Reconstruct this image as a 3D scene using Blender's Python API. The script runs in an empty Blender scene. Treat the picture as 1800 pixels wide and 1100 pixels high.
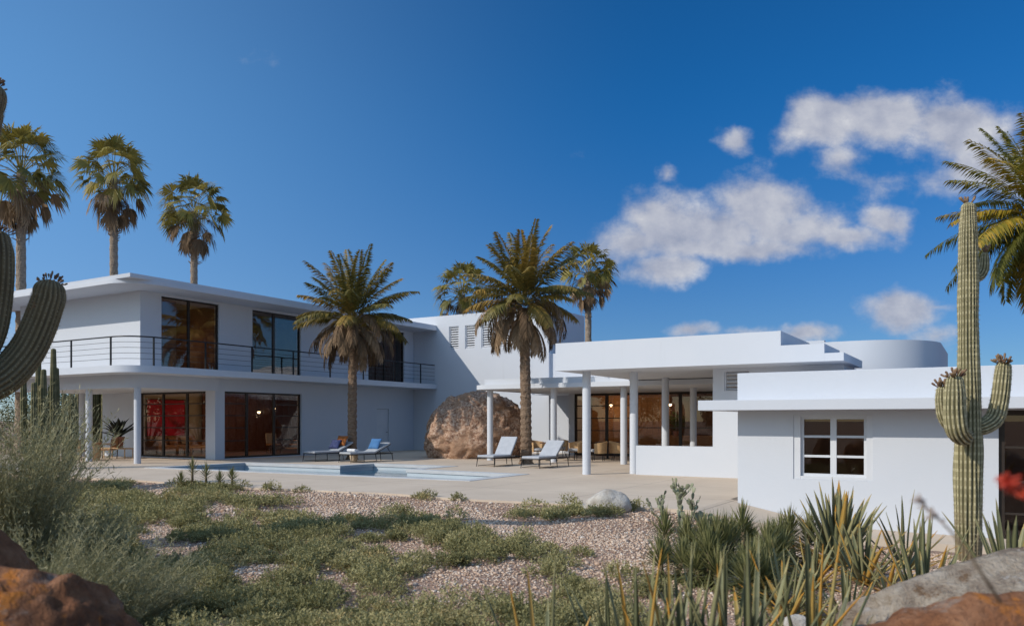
import bpy, bmesh, math, random
import numpy as np
from mathutils import Vector, Matrix, noise as mnoise

rnd = random.Random(7)
R = math.radians
C = bpy.context.scene.collection
SC = bpy.context.scene

# ------------------------------------------------------------------ camera
# world axes follow the buildings: +Y runs along the long facade of the two storey house, away from the camera
EYE = 1.6
YAW = R(31)
FPX = 1400.0            # focal length in photo pixels (photo 1800 wide)
HOR = 740.0             # horizon row in the photo
cs, sn = math.cos(YAW), math.sin(YAW)

cd = bpy.data.cameras.new('camera')
cam = bpy.data.objects.new('camera', cd)
C.objects.link(cam)
cam.location = (0, 0, EYE)
cam.rotation_euler = (R(90), 0, YAW)
cd.sensor_width = 36
cd.lens = 36 * FPX / 1800
cd.shift_y = (HOR - 550) / 1800
cd.clip_start = 0.05
cd.clip_end = 20000
cd.dof.use_dof = True
cd.dof.focus_distance = 24
cd.dof.aperture_fstop = 2.2
SC.camera = cam

# ------------------------------------------------------------------ light
SUN_T = Vector((0.87, 1.30, -1.0)).normalized()      # direction the sunlight travels
SUN_EL = math.asin(-SUN_T.z)
SUN_AZ = math.atan2(-SUN_T.x, -SUN_T.y)              # clockwise from +Y
sl = bpy.data.lights.new('sun', 'SUN')
sl.energy = 3.25
sl.angle = R(0.5)
sl.color = (1.0, 0.925, 0.81)
so = bpy.data.objects.new('sun', sl)
C.objects.link(so)
so.rotation_euler = SUN_T.to_track_quat('-Z', 'Y').to_euler()
so.location = (-20, -30, 30)

vs = SC.view_settings
vs.view_transform = 'Standard'
vs.look = 'None'
vs.exposure = 0.0
vs.gamma = 1.0
vs.use_curve_mapping = False


class NT:
    """tiny node-expression helper"""
    def __init__(s, nt):
        s.nt = nt
        s.n = nt.nodes
        s.l = nt.links

    def node(s, t, ins=None, **kw):
        nd = s.n.new(t)
        for k, v in kw.items():
            setattr(nd, k, v)
        for k, v in (ins or {}).items():
            s.set(nd.inputs[k], v)
        return nd

    def set(s, sock, v):
        if isinstance(v, bpy.types.NodeSocket):
            s.l.new(v, sock)
        elif v is not None:
            if sock.type == 'RGBA' and isinstance(v, (tuple, list)) and len(v) == 3:
                v = (*v, 1)
            sock.default_value = v

    def m(s, op, a, b=None, c=None, clamp=False):
        nd = s.n.new('ShaderNodeMath')
        nd.operation = op
        nd.use_clamp = clamp
        for i, v in enumerate((a, b, c)):
            if v is not None:
                s.set(nd.inputs[i], v)
        return nd.outputs[0]

    def vm(s, op, a, b=None, out=0):
        nd = s.n.new('ShaderNodeVectorMath')
        nd.operation = op
        s.set(nd.inputs[0], a)
        if b is not None:
            s.set(nd.inputs[1], b)
        return nd.outputs[1 if op in ('DOT_PRODUCT', 'LENGTH') else 0]

    def mix(s, f, a, b, blend='MIX'):
        nd = s.n.new('ShaderNodeMix')
        nd.data_type = 'RGBA'
        nd.blend_type = blend
        s.set(nd.inputs[0], f)
        s.set(nd.inputs[6], a)
        s.set(nd.inputs[7], b)
        return nd.outputs[2]

    def ramp(s, f, stops, interp='LINEAR'):
        nd = s.n.new('ShaderNodeValToRGB')
        nd.color_ramp.interpolation = interp
        e = nd.color_ramp.elements
        while len(e) < len(stops):
            e.new(0.5)
        for i, (p, c) in enumerate(stops):
            e[i].position = p
            e[i].color = (*c, 1) if len(c) == 3 else c
        s.set(nd.inputs[0], f)
        return nd.outputs[0]

    def noise(s, vec, scale, detail=4, rough=0.55, out=0, w=None):
        nd = s.n.new('ShaderNodeTexNoise')
        if vec is not None:
            s.set(nd.inputs['Vector'], vec)
        nd.inputs['Scale'].default_value = scale
        nd.inputs['Detail'].default_value = detail
        nd.inputs['Roughness'].default_value = rough
        return nd.outputs[out]

    def smooth(s, v, a, b):
        nd = s.n.new('ShaderNodeMapRange')
        nd.interpolation_type = 'SMOOTHSTEP'
        s.set(nd.inputs[0], v)
        nd.inputs[1].default_value = a
        nd.inputs[2].default_value = b
        return nd.outputs[0]


# ------------------------------------------------------------------ sky with clouds (all in the world, infinitely far)
w = bpy.data.worlds.new('World')
SC.world = w
w.use_nodes = True
w.node_tree.nodes.clear()
t = NT(w.node_tree)
sky = t.node('ShaderNodeTexSky', sky_type='NISHITA', sun_disc=False, sun_elevation=SUN_EL,
             sun_rotation=SUN_AZ % (2 * math.pi), altitude=900.0, air_density=1.0, dust_density=0.15, ozone_density=3.0)
dirv = t.node('ShaderNodeTexCoord').outputs['Generated']
# tint of the sky in view: deeper away from the sun (polarised), paler towards it
hor = t.vm('NORMALIZE', t.vm('MULTIPLY', dirv, (1, 1, 0)))
sdot = t.vm('DOT_PRODUCT', hor, (-SUN_T.x / math.hypot(SUN_T.x, SUN_T.y) * 1.0, -SUN_T.y / math.hypot(SUN_T.x, SUN_T.y), 0))
elev = t.node('ShaderNodeSeparateXYZ', {0: dirv}).outputs[2]
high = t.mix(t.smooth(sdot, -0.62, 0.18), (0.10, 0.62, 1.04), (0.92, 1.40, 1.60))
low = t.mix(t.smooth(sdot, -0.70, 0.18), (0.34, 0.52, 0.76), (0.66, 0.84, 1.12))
high = t.mix(t.smooth(sdot, 0.15, 0.75), high, (3.4, 2.8, 2.1))  # sunward sky out of view brightened as added fill light
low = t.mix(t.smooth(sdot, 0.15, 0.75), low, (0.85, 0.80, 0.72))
skyt = t.mix(t.smooth(elev, 0.5, 0.85), t.mix(t.smooth(elev, 0.02, 0.40), low, high), (4.3, 3.7, 2.9))  # zenith above the view raised as added fill for the shaded walls
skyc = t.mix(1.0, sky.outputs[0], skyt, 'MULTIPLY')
fw = t.vm('DOT_PRODUCT', dirv, (-sn, cs, 0))
rt = t.vm('DOT_PRODUCT', dirv, (cs, sn, 0))
sep = t.node('ShaderNodeSeparateXYZ', {0: dirv})
fwc = t.m('MAXIMUM', fw, 0.02)
U = t.m('DIVIDE', rt, fwc)
V = t.m('DIVIDE', sep.outputs[2], fwc)
uv = t.node('ShaderNodeCombineXYZ', {0: U, 1: V, 2: 0.37}).outputs[0]
warp = t.noise(uv, 7.0, 5, 0.6, out=1)
wv = t.vm('MULTIPLY', t.vm('SUBTRACT', warp, (0.5, 0.5, 0.5)), (0.075, 0.06, 0.0))
uvw = t.vm('ADD', uv, wv)
CL = [(1450, 225, 80, 48, 1), (1560, 218, 130, 52, 1), (1680, 235, 120, 58, 1), (1750, 300, 110, 50, 1), (1480, 285, 55, 30, .8),
      (1560, 320, 60, 24, .3), (1700, 300, 60, 40, .9), (1100, 425, 60, 42, 1), (1170, 400, 85, 60, 1), (1260, 400, 110, 52, 1), (1335, 365, 90, 62, 1),
      (1390, 405, 110, 42, 1), (1485, 415, 85, 24, 1), (1562, 385, 44, 25, 1.0), (1290, 432, 170, 24, 1), (1160, 475, 70, 26, .9),
      (1298, 248, 32, 24, .8), (1185, 303, 18, 17, .6), (1580, 548, 75, 36, 1), (1640, 550, 60, 12, .6), (1215, 577, 50, 18, .8),
      (1305, 583, 65, 14, .6), (1412, 588, 60, 18, .8), (1665, 598, 60, 20, .5), (455, 108, 36, 14, .2),
      (1005, 278, 26, 12, .15), (20, 590, 90, 30, .5)]
shape = None
for (cx, cy, a, b, k) in CL:
    d = t.vm('MULTIPLY', t.vm('SUBTRACT', uvw, ((cx - 900) / FPX, (HOR - cy) / FPX, 0.37)), (FPX / a, FPX / b, 0))
    q = t.m('MULTIPLY', t.m('SUBTRACT', 1.47, t.vm('LENGTH', d)), k)
    shape = q if shape is None else t.m('SMOOTH_MAX', shape, q, 0.15)
puff = t.noise(t.vm('MULTIPLY', uv, (1, 1.3, 1)), 13.0, 9, 0.6)
dens = t.m('ADD', shape, t.m('MULTIPLY', t.m('SUBTRACT', puff, 0.5), 2.0))
alpha = t.m('MULTIPLY', t.smooth(dens, 0.12, 1.05), t.m('GREATER_THAN', fw, 0.05))
alpha = t.m('MULTIPLY', alpha, 0.9)
puff2 = t.noise(t.vm('ADD', t.vm('MULTIPLY', uv, (1, 1.3, 1)), (0.014, -0.020, 0)), 13.0, 7, 0.57)
lit = t.m('ADD', t.m('MULTIPLY', t.m('SUBTRACT', puff, puff2), 2.3), 0.55, clamp=True)
core = t.smooth(dens, 0.5, 1.6)
lit = t.m('SUBTRACT', lit, t.m('MULTIPLY', core, 0.1), clamp=True)
ccol = t.ramp(lit, [(0.0, (3.3, 3.6, 4.6)), (0.45, (4.6, 4.8, 5.6)), (0.8, (5.8, 5.9, 6.4)), (1.0, (7.2, 7.2, 7.4))])
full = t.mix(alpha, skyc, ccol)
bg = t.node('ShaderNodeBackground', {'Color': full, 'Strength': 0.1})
t.l.new(bg.outputs[0], t.node('ShaderNodeOutputWorld').inputs[0])
w.cycles.sampling_method = 'MANUAL'
w.cycles.sample_map_resolution = 512


# ------------------------------------------------------------------ places
def G(px, py, z=0.0):
    """ground point: the place at height z that the photo shows at px, py"""
    D = FPX * (EYE - z) / (py - HOR)
    return PD(px, D)


def PD(px, D):
    r = (px - 900) / FPX * D
    return Vector((r * cs - D * sn, r * sn + D * cs, 0))


def proj(x, y, z):
    r = x * cs + y * sn
    d = -x * sn + y * cs
    return 900 + FPX * r / d, HOR - FPX * (z - EYE) / d


# ------------------------------------------------------------------ mesh helpers
class MB:
    def __init__(s):
        s.v = []
        s.f = []
        s.a = []          # one value per face (a natural tint of that piece)
        s.n = 0

    def add(s, verts, faces, tint=0.0):
        k = s.n
        s.v.extend(tuple(p) for p in verts)
        s.f.extend(tuple(i + k for i in f) for f in faces)
        s.a.extend([tint] * len(faces))
        s.n += len(verts)

    def box(s, x0, x1, y0, y1, z0, z1, tint=0.0):
        v = [(x0, y0, z0), (x1, y0, z0), (x1, y1, z0), (x0, y1, z0), (x0, y0, z1), (x1, y0, z1), (x1, y1, z1), (x0, y1, z1)]
        s.add(v, [(0, 3, 2, 1), (4, 5, 6, 7), (0, 1, 5, 4), (1, 2, 6, 5), (2, 3, 7, 6), (3, 0, 4, 7)], tint)

    def obox(s, M, sx, sy, sz, tint=0.0):
        v = [M @ Vector((x * sx, y * sy, z * sz)) for z in (-.5, .5) for (x, y) in ((-.5, -.5), (.5, -.5), (.5, .5), (-.5, .5))]
        s.add(v, [(0, 3, 2, 1), (4, 5, 6, 7), (0, 1, 5, 4), (1, 2, 6, 5), (2, 3, 7, 6), (3, 0, 4, 7)], tint)

    def prism(s, pts, z0, z1, tint=0.0):
        n = len(pts)
        v = [(p[0], p[1], z0) for p in pts] + [(p[0], p[1], z1) for p in pts]
        f = [tuple(range(n))[::-1], tuple(range(n, 2 * n))]
        f += [(i, (i + 1) % n, n + (i + 1) % n, n + i) for i in range(n)]
        s.add(v, f, tint)

    def tube(s, pts, rad, seg=8, cap=True, tint=0.0):
        pts = [Vector(p) for p in pts]
        if not hasattr(rad, '__len__'):
            rad = [rad] * len(pts)
        rings = []
        up = None
        for i, p in enumerate(pts):
            d = (pts[min(i + 1, len(pts) - 1)] - pts[max(i - 1, 0)])
            d = d.normalized() if d.length > 1e-9 else Vector((0, 0, 1))
            if up is None:
                up = Vector((1, 0, 0)) if abs(d.x) < .9 else Vector((0, 1, 0))
            a = (up - d * up.dot(d))
            a = a.normalized() if a.length > 1e-6 else d.orthogonal().normalized()
            up = a
            b = d.cross(a)
            rings.append([p + (a * math.cos(2 * math.pi * k / seg) + b * math.sin(2 * math.pi * k / seg)) * rad[i] for k in range(seg)])
        v = [q for r_ in rings for q in r_]
        f = []
        for i in range(len(pts) - 1):
            for k in range(seg):
                k2 = (k + 1) % seg
                f.append((i * seg + k, i * seg + k2, (i + 1) * seg + k2, (i + 1) * seg + k))
        if cap:
            f.append(tuple(range(seg))[::-1])
            f.append(tuple(range((len(pts) - 1) * seg, len(pts) * seg)))
        s.add(v, f, tint)

    def cyl(s, x, y, z0, z1, r, seg=24, tint=0.0):
        s.tube([(x, y, z0), (x, y, z1)], r, seg, True, tint)

    def lathe(s, prof, c=(0, 0, 0), seg=24, tint=0.0):
        v = [(c[0] + r_ * math.cos(2 * math.pi * k / seg), c[1] + r_ * math.sin(2 * math.pi * k / seg), c[2] + z) for (r_, z) in prof for k in range(seg)]
        f = []
        for i in range(len(prof) - 1):
            for k in range(seg):
                k2 = (k + 1) % seg
                f.append((i * seg + k, i * seg + k2, (i + 1) * seg + k2, (i + 1) * seg + k))
        f.append(tuple(range(seg))[::-1])
        f.append(tuple(range((len(prof) - 1) * seg, len(prof) * seg)))
        s.add(v, f, tint)


def link(o, parent=None):
    C.objects.link(o)
    if parent is not None:
        o.parent = parent
    return o


def mesh_np(name, verts, faces_flat, nper, tint=None, smooth=False):
    """mesh from numpy arrays, every face with nper corners"""
    me = bpy.data.meshes.new(name)
    nf = len(faces_flat) // nper
    me.vertices.add(len(verts))
    me.vertices.foreach_set('co', np.asarray(verts, np.float32).ravel())
    me.loops.add(len(faces_flat))
    me.loops.foreach_set('vertex_index', np.asarray(faces_flat, np.int32))
    me.polygons.add(nf)
    me.polygons.foreach_set('loop_start', np.arange(0, nf * nper, nper, dtype=np.int32))
    try:
        me.polygons.foreach_set('loop_total', np.full(nf, nper, np.int32))
    except Exception:
        pass
    if tint is not None:
        at = me.attributes.new('tint', 'FLOAT', 'FACE')
        at.data.foreach_set('value', np.asarray(tint, np.float32))
    if smooth:
        me.polygons.foreach_set('use_smooth', np.ones(nf, bool))
    me.update(calc_edges=True)
    return me


def part(name, mb, mat, parent=None, off=(0, 0, 0), smooth=False, bevel=0.0, angle=40):
    """ONE mesh object; off is the world place of the thing it belongs to"""
    me = bpy.data.meshes.new(name)
    me.from_pydata([(p[0] - off[0], p[1] - off[1], p[2] - off[2]) for p in mb.v], [], mb.f)
    at = me.attributes.new('tint', 'FLOAT', 'FACE')
    at.data.foreach_set('value', np.asarray(mb.a, np.float32))
    if mat is not None:
        me.materials.append(mat)
    if smooth:
        me.polygons.foreach_set('use_smooth', np.ones(len(me.polygons), bool))
        if smooth != 'all':
            try:
                me.set_sharp_from_angle(angle=R(angle))
            except Exception:
                pass
    me.update()
    o = link(bpy.data.objects.new(name, me), parent)
    if bevel:
        md = o.modifiers.new('bevel', 'BEVEL')
        md.width = bevel
        md.segments = 2
        md.limit_method = 'ANGLE'
    return o


def tag(o, label, cat, group=None):
    o['label'] = label
    o['category'] = cat
    if group:
        o['group'] = group
    return o


def thing(name, label, cat, loc=(0, 0, 0), rz=0.0, group=None):
    o = bpy.data.objects.new(name, None)
    o.empty_display_size = 0.2
    C.objects.link(o)
    o.location = loc
    o.rotation_euler = (0, 0, rz)
    return tag(o, label, cat, group)


def kind(o, k):
    o['kind'] = k
    return o


def dup(root, loc, rz, label, group=None, scale=1.0):
    r_ = root.copy()
    C.objects.link(r_)
    r_.location = loc
    r_.rotation_euler = (0, 0, rz)
    r_.scale = (scale, scale, scale)
    r_['label'] = label
    if group:
        r_['group'] = group
    for ch in list(root.children):
        c = ch.copy()
        C.objects.link(c)
        c.parent = r_
        for g in list(ch.children):
            d_ = g.copy()
            C.objects.link(d_)
            d_.parent = c
    return r_


# ------------------------------------------------------------------ materials
def mat(name, c1, c2=None, scale=3.0, rough=0.7, bump=0.0, bscale=25.0, bdist=0.02, spec=0.4, metal=0.0, detail=5, coords='Object', stretch=(1, 1, 1), lo=0.35, hi=0.65):
    m_ = bpy.data.materials.new(name)
    m_.use_nodes = True
    m_.node_tree.nodes.clear()
    t = NT(m_.node_tree)
    out = t.node('ShaderNodeOutputMaterial')
    b = t.node('ShaderNodeBsdfPrincipled', {'Roughness': rough, 'Metallic': metal, 'Specular IOR Level': spec})
    t.l.new(b.outputs[0], out.inputs[0])
    vec = t.node('ShaderNodeTexCoord').outputs[coords]
    if stretch != (1, 1, 1):
        vec = t.vm('MULTIPLY', vec, stretch)
    if c2 is None:
        t.set(b.inputs['Base Color'], c1)
    else:
        nz = t.noise(vec, scale, detail)
        t.set(b.inputs['Base Color'], t.ramp(nz, [(lo, c1), (hi, c2)]))
    if bump:
        bn = t.node('ShaderNodeBump', {'Strength': bump, 'Distance': bdist, 'Height': t.noise(vec, bscale, 6, 0.6)})
        t.set(b.inputs['Normal'], bn.outputs[0])
    return m_


def leafmat(name, stops, rough=0.55, trans=0.25, spec=0.35, nscale=0.0):
    """foliage: each leaf carries its own tint"""
    m_ = bpy.data.materials.new(name)
    m_.use_nodes = True
    m_.node_tree.nodes.clear()
    t = NT(m_.node_tree)
    out = t.node('ShaderNodeOutputMaterial')
    a = t.node('ShaderNodeAttribute', attribute_name='tint').outputs['Fac']
    col = t.ramp(a, stops)
    b = t.node('ShaderNodeBsdfPrincipled', {'Roughness': rough, 'Specular IOR Level': spec, 'Base Color': col})
    tr = t.node('ShaderNodeBsdfTranslucent', {'Color': t.mix(0.3, col, (0.25, 0.22, 0.03))})
    mx = t.node('ShaderNodeMixShader', {0: trans})
    t.l.new(b.outputs[0], mx.inputs[1])
    t.l.new(tr.outputs[0], mx.inputs[2])
    t.l.new(mx.outputs[0], out.inputs[0])
    return m_


def glassmat(name, refl=0.12, tint=(0.9, 0.92, 0.92), wob=0.0):
    m_ = bpy.data.materials.new(name)
    m_.use_nodes = True
    m_.node_tree.nodes.clear()
    t = NT(m_.node_tree)
    out = t.node('ShaderNodeOutputMaterial')
    tr = t.node('ShaderNodeBsdfTransparent', {'Color': tint})
    gl = t.node('ShaderNodeBsdfGlossy', {'Color': (1, 1, 1), 'Roughness': 0.0})
    if wob:
        bn = t.node('ShaderNodeBump', {'Strength': wob, 'Distance': 0.05, 'Height': t.noise(t.node('ShaderNodeTexCoord').outputs['Object'], 1.2, 1)})
        t.l.new(bn.outputs[0], gl.inputs['Normal'])
    lw = t.node('ShaderNodeLayerWeight', {'Blend': 0.5}).outputs['Facing']
    fac = t.m('ADD', refl, t.m('MULTIPLY', t.m('POWER', lw, 5.0), 1.0 - refl), clamp=True)
    mx = t.node('ShaderNodeMixShader', {0: fac})
    t.l.new(tr.outputs[0], mx.inputs[1])
    t.l.new(gl.outputs[0], mx.inputs[2])
    t.l.new(mx.outputs[0], out.inputs[0])
    return m_


def emat(name, col, s):
    m_ = bpy.data.materials.new(name)
    m_.use_nodes = True
    m_.node_tree.nodes.clear()
    t = NT(m_.node_tree)
    out = t.node('ShaderNodeOutputMaterial')
    e = t.node('ShaderNodeEmission', {'Color': col, 'Strength': s})
    t.l.new(e.outputs[0], out.inputs[0])
    return m_


def plastermat():
    m_ = bpy.data.materials.new('white_plaster')
    m_.use_nodes = True
    m_.node_tree.nodes.clear()
    t = NT(m_.node_tree)
    out = t.node('ShaderNodeOutputMaterial')
    b = t.node('ShaderNodeBsdfPrincipled', {'Roughness': 0.85, 'Specular IOR Level': 0.25})
    t.l.new(b.outputs[0], out.inputs[0])
    pos = t.node('ShaderNodeNewGeometry').outputs['Position']
    n1 = t.noise(pos, 0.9, 5, 0.6)
    n2 = t.noise(t.vm('MULTIPLY', pos, (2.2, 2.2, 0.25)), 1.6, 4, 0.6)
    col = t.ramp(n1, [(0.3, (0.555, 0.585, 0.64)), (0.7, (0.575, 0.60, 0.65))])
    col = t.mix(t.smooth(n2, 0.6, 0.85), col, (0.53, 0.555, 0.60))
    t.set(b.inputs['Base Color'], col)
    bn = t.node('ShaderNodeBump', {'Strength': 0.25, 'Distance': 0.01, 'Height': t.noise(pos, 22, 6, 0.65)})
    t.set(b.inputs['Normal'], bn.outputs[0])
    return m_


WHITE = plastermat()
WPAINT = mat('white_paint', (0.62, 0.64, 0.68), (0.58, 0.60, 0.64), 2.0, rough=0.45)
BRONZE = mat('bronze_metal', (0.030, 0.022, 0.018), (0.045, 0.034, 0.028), 3.0, rough=0.4, metal=0.3)
BLACKM = mat('black_metal', (0.015, 0.016, 0.019), (0.03, 0.03, 0.033), 5.0, rough=0.45, metal=0.4)
GLASS = glassmat('clear_glass', 0.045, (0.86, 0.82, 0.78))
GLASSUP = glassmat('reflective_glass', 0.085, (0.85, 0.78, 0.72), wob=0.1)
DARKGLASS = glassmat('brown_glass', 0.05, (0.72, 0.64, 0.58))
WOODW = mat('warm_wood', (0.36, 0.17, 0.065), (0.50, 0.26, 0.105), 2.0, rough=0.5, stretch=(1.5, 1.5, 14), bump=0.1, bscale=6)
WOODD = mat('dark_wood', (0.085, 0.038, 0.024), (0.13, 0.058, 0.036), 2.0, rough=0.5, stretch=(2, 2, 12))
WOODR = mat('red_wood', (0.14, 0.045, 0.03), (0.2, 0.07, 0.045), 2.0, rough=0.5, stretch=(8, 8, 1.2))
FLOORW = mat('wood_floor', (0.16, 0.08, 0.045), (0.24, 0.125, 0.07), 1.2, rough=0.35, stretch=(10, 1, 1))
BROWNL = mat('light_brown_wall', (0.38, 0.25, 0.18), (0.45, 0.30, 0.22), 1.5, rough=0.8)
CREAM = mat('cream_plaster', (0.50, 0.43, 0.33), (0.56, 0.48, 0.37), 1.0, rough=0.8)
DARKROOM = mat('brown_wall', (0.27, 0.16, 0.115), (0.34, 0.21, 0.155), 1.5, rough=0.8)
# ------------------------------------------------------------------ terrain
def sstep(a, b, x):
    q = np.clip((x - a) / (b - a), 0, 1)
    return q * q * (3 - 2 * q)


def hgt(x, y):
    x = np.asarray(x, float)
    y = np.asarray(y, float)
    h = -0.10 + 0.035 * np.sin(x * 0.9 + 1.3 * np.sin(y * 0.5)) * np.cos(y * 0.8 + 0.6) + 0.02 * np.sin(x * 2.3 + y * 1.7)
    h = h - 0.34 * sstep(-5.2, -2.6, x) * sstep(9.5, 12.5, y)
    near = np.exp(-((y - 13.6) / 0.9) ** 2) * (1 - sstep(-5.4, -4.0, x))
    return h * (1 - near) + (-0.045) * near


EDGE = [(-40, 12.6), (-30, 12.9), (-24, 13.1), (-19, 13.35), (-15, 13.3), (-12, 13.75), (-9, 13.6), (-7, 13.75), (-4.6, 14.0)]


def edge_y(x):
    return np.interp(x, [p[0] for p in EDGE], [p[1] for p in EDGE])


def build_ground():
    def axis(lo, hi, st):
        c = list(np.arange(lo, hi + 1e-6, st))
        far = [1, 2.5, 5, 10, 20, 40, 90, 200, 500, 1200, 3000, 6000]
        return np.array([lo - f for f in far][::-1] + c + [hi + f for f in far])
    xs, ys = axis(-24, 8, 0.16), axis(0.5, 16, 0.16)
    X, Y = np.meshgrid(xs, ys)
    H = hgt(X, Y)
    under = sstep(0.25, 0.9, Y - edge_y(X)) * (1 - sstep(-5.2, -4.7, X)) * sstep(-41, -40, X) * (1 - sstep(37, 39, Y))
    H = H * (1 - under) + (-1.9) * under
    rw = sstep(-5.0, -4.4, X) * sstep(14.2, 15.0, Y) * (1 - sstep(39, 40, Y)) * (1 - sstep(30, 31, X))
    H = H * (1 - rw) + (-1.0) * rw
    n, m_ = len(xs), len(ys)
    v = np.stack([X.ravel(), Y.ravel(), H.ravel()], 1)
    idx = np.arange(n * m_).reshape(m_, n)
    f = np.stack([idx[:-1, :-1], idx[:-1, 1:], idx[1:, 1:], idx[1:, :-1]], -1).reshape(-1)
    me = mesh_np('ground', v, f, 4, smooth=True)
    m1 = bpy.data.materials.new('desert_soil')
    m1.use_nodes = True
    m1.node_tree.nodes.clear()
    t = NT(m1.node_tree)
    out = t.node('ShaderNodeOutputMaterial')
    b = t.node('ShaderNodeBsdfPrincipled', {'Roughness': 0.95, 'Specular IOR Level': 0.15})
    t.l.new(b.outputs[0], out.inputs[0])
    pos = t.node('ShaderNodeNewGeometry').outputs['Position']
    vo = t.node('ShaderNodeTexVoronoi', {'Vector': pos, 'Scale': 34.0})
    pc = t.ramp(t.node('ShaderNodeSeparateColor', {0: vo.outputs['Color']}).outputs[0], [(0.0, (0.20, 0.11, 0.075)), (0.5, (0.34, 0.215, 0.155)), (1.0, (0.46, 0.37, 0.31))])
    soil = t.ramp(t.noise(pos, 1.1, 6, 0.6), [(0.35, (0.29, 0.175, 0.115)), (0.65, (0.40, 0.27, 0.19))])
    t.set(b.inputs['Base Color'], t.mix(0.7, soil, pc))
    bn = t.node('ShaderNodeBump', {'Strength': 0.8, 'Distance': 0.02, 'Height': t.m('SUBTRACT', 1.0, vo.outputs['Distance'])})
    t.set(b.inputs['Normal'], bn.outputs[0])
    me.materials.append(m1)
    return kind(link(bpy.data.objects.new('ground', me)), 'structure')


build_ground()

# ------------------------------------------------------------------ deck and pool
DECKM = bpy.data.materials.new('pale_concrete_deck')
DECKM.use_nodes = True
DECKM.node_tree.nodes.clear()
t = NT(DECKM.node_tree)
_o = t.node('ShaderNodeOutputMaterial')
_b = t.node('ShaderNodeBsdfPrincipled', {'Roughness': 0.8, 'Specular IOR Level': 0.3})
t.l.new(_b.outputs[0], _o.inputs[0])
_p = t.node('ShaderNodeNewGeometry').outputs['Position']
_c = t.ramp(t.noise(_p, 0.5, 6, 0.65), [(0.3, (0.52, 0.42, 0.325)), (0.7, (0.63, 0.52, 0.41))])
_s = t.noise(t.vm('MULTIPLY', _p, (0.35, 5.0, 1)), 2.0, 5, 0.65)
_c = t.mix(t.m('MULTIPLY', t.smooth(_s, 0.45, 0.75), 0.35), _c, (0.64, 0.55, 0.465))
_sx = t.node('ShaderNodeSeparateXYZ', {0: _p})
_jx = t.m('ABSOLUTE', t.m('SUBTRACT', t.m('FRACT', t.m('DIVIDE', _sx.outputs[0], 3.0)), 0.5))
_jy = t.m('ABSOLUTE', t.m('SUBTRACT', t.m('FRACT', t.m('DIVIDE', t.m('ADD', _sx.outputs[1], 0.35), 3.0)), 0.5))
_j = t.m('LESS_THAN', t.m('MINIMUM', _jx, _jy), 0.0035)
_c = t.mix(t.m('MULTIPLY', _j, 0.55), _c, (0.14, 0.11, 0.085))
t.set(_b.inputs['Base Color'], _c)
_n = t.node('ShaderNodeBump', {'Strength': 0.15, 'Distance': 0.01, 'Height': t.noise(_p, 30, 5, 0.6)})
t.set(_b.inputs['Normal'], _n.outputs[0])

POOL = [(-24.5, 17.3), (-12.3, 18.0), (-12.3, 20.5), (-16.6, 20.8), (-16.6, 22.9), (-19.8, 22.9), (-19.8, 21.1), (-24.5, 20.9)]


def offset_poly(p, d):
    n = len(p)
    out = []
    for i in range(n):
        a, b_, c = Vector(p[i - 1]), Vector(p[i]), Vector(p[(i + 1) % n])
        d1, d2 = (b_ - a).normalized(), (c - b_).normalized()
        n1, n2 = Vector((d1.y, -d1.x)), Vector((d2.y, -d2.x))
        k = (n1 + n2)
        k = k / max(0.3, k.length_squared / 2)
        out.append((b_.x + k.x * d, b_.y + k.y * d))
    return out


COPE = offset_poly(POOL, 0.38)


def ringed(mb, outer, inner, z):
    from mathutils.geometry import tessellate_polygon
    loops = [[Vector((x, y, 0)) for x, y in outer], [Vector((x, y, 0)) for x, y in inner]]
    tri = tessellate_polygon(loops)
    pts = list(outer) + list(inner)
    fs = []
    for a, b_, c in tri:
        pa, pb, pc = pts[a], pts[b_], pts[c]
        cr = (pb[0] - pa[0]) * (pc[1] - pa[1]) - (pb[1] - pa[1]) * (pc[0] - pa[0])
        fs.append((a, b_, c) if cr > 0 else (a, c, b_))
    mb.add([(x, y, z) for x, y in pts], fs)


def skirt(mb, loop, z0, z1, closed=True):
    n = len(loop)
    for i in range(n if closed else n - 1):
        a, b_ = loop[i], loop[(i + 1) % n]
        mb.add([(a[0], a[1], z0), (b_[0], b_[1], z0), (b_[0], b_[1], z1), (a[0], a[1], z1)], [(0, 1, 2, 3)])


mb = MB()
ex = np.linspace(-40, -4.6, 60)
outer = [(float(x), float(edge_y(x)) + 0.06 * math.sin(x * 2.1)) for x in ex] + [(-4.6, 36.5), (-40, 36.5)]
ringed(mb, outer, COPE, 0.0)
skirt(mb, outer, -0.4, 0.0)
kind(part('concrete_deck', mb, DECKM), 'structure')

# sloping path that runs down along the guest house
mb = MB()
for (x0, x1, za, zb, ya, yb) in ((-4.6, -2.6, 0.0, -0.40, 14.0, 14.9), (-2.6, 8.0, -0.40, -0.52, 14.9, 15.1)):
    mb.add([(x0, ya, za), (x1, yb, zb), (x1, 16.4, zb), (x0, 16.4, za), (x0, ya, za - .3), (x1, yb, zb - .3)], [(0, 1, 2, 3), (4, 5, 1, 0)])
kind(part('sloping_path', mb, DECKM), 'structure')

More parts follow.
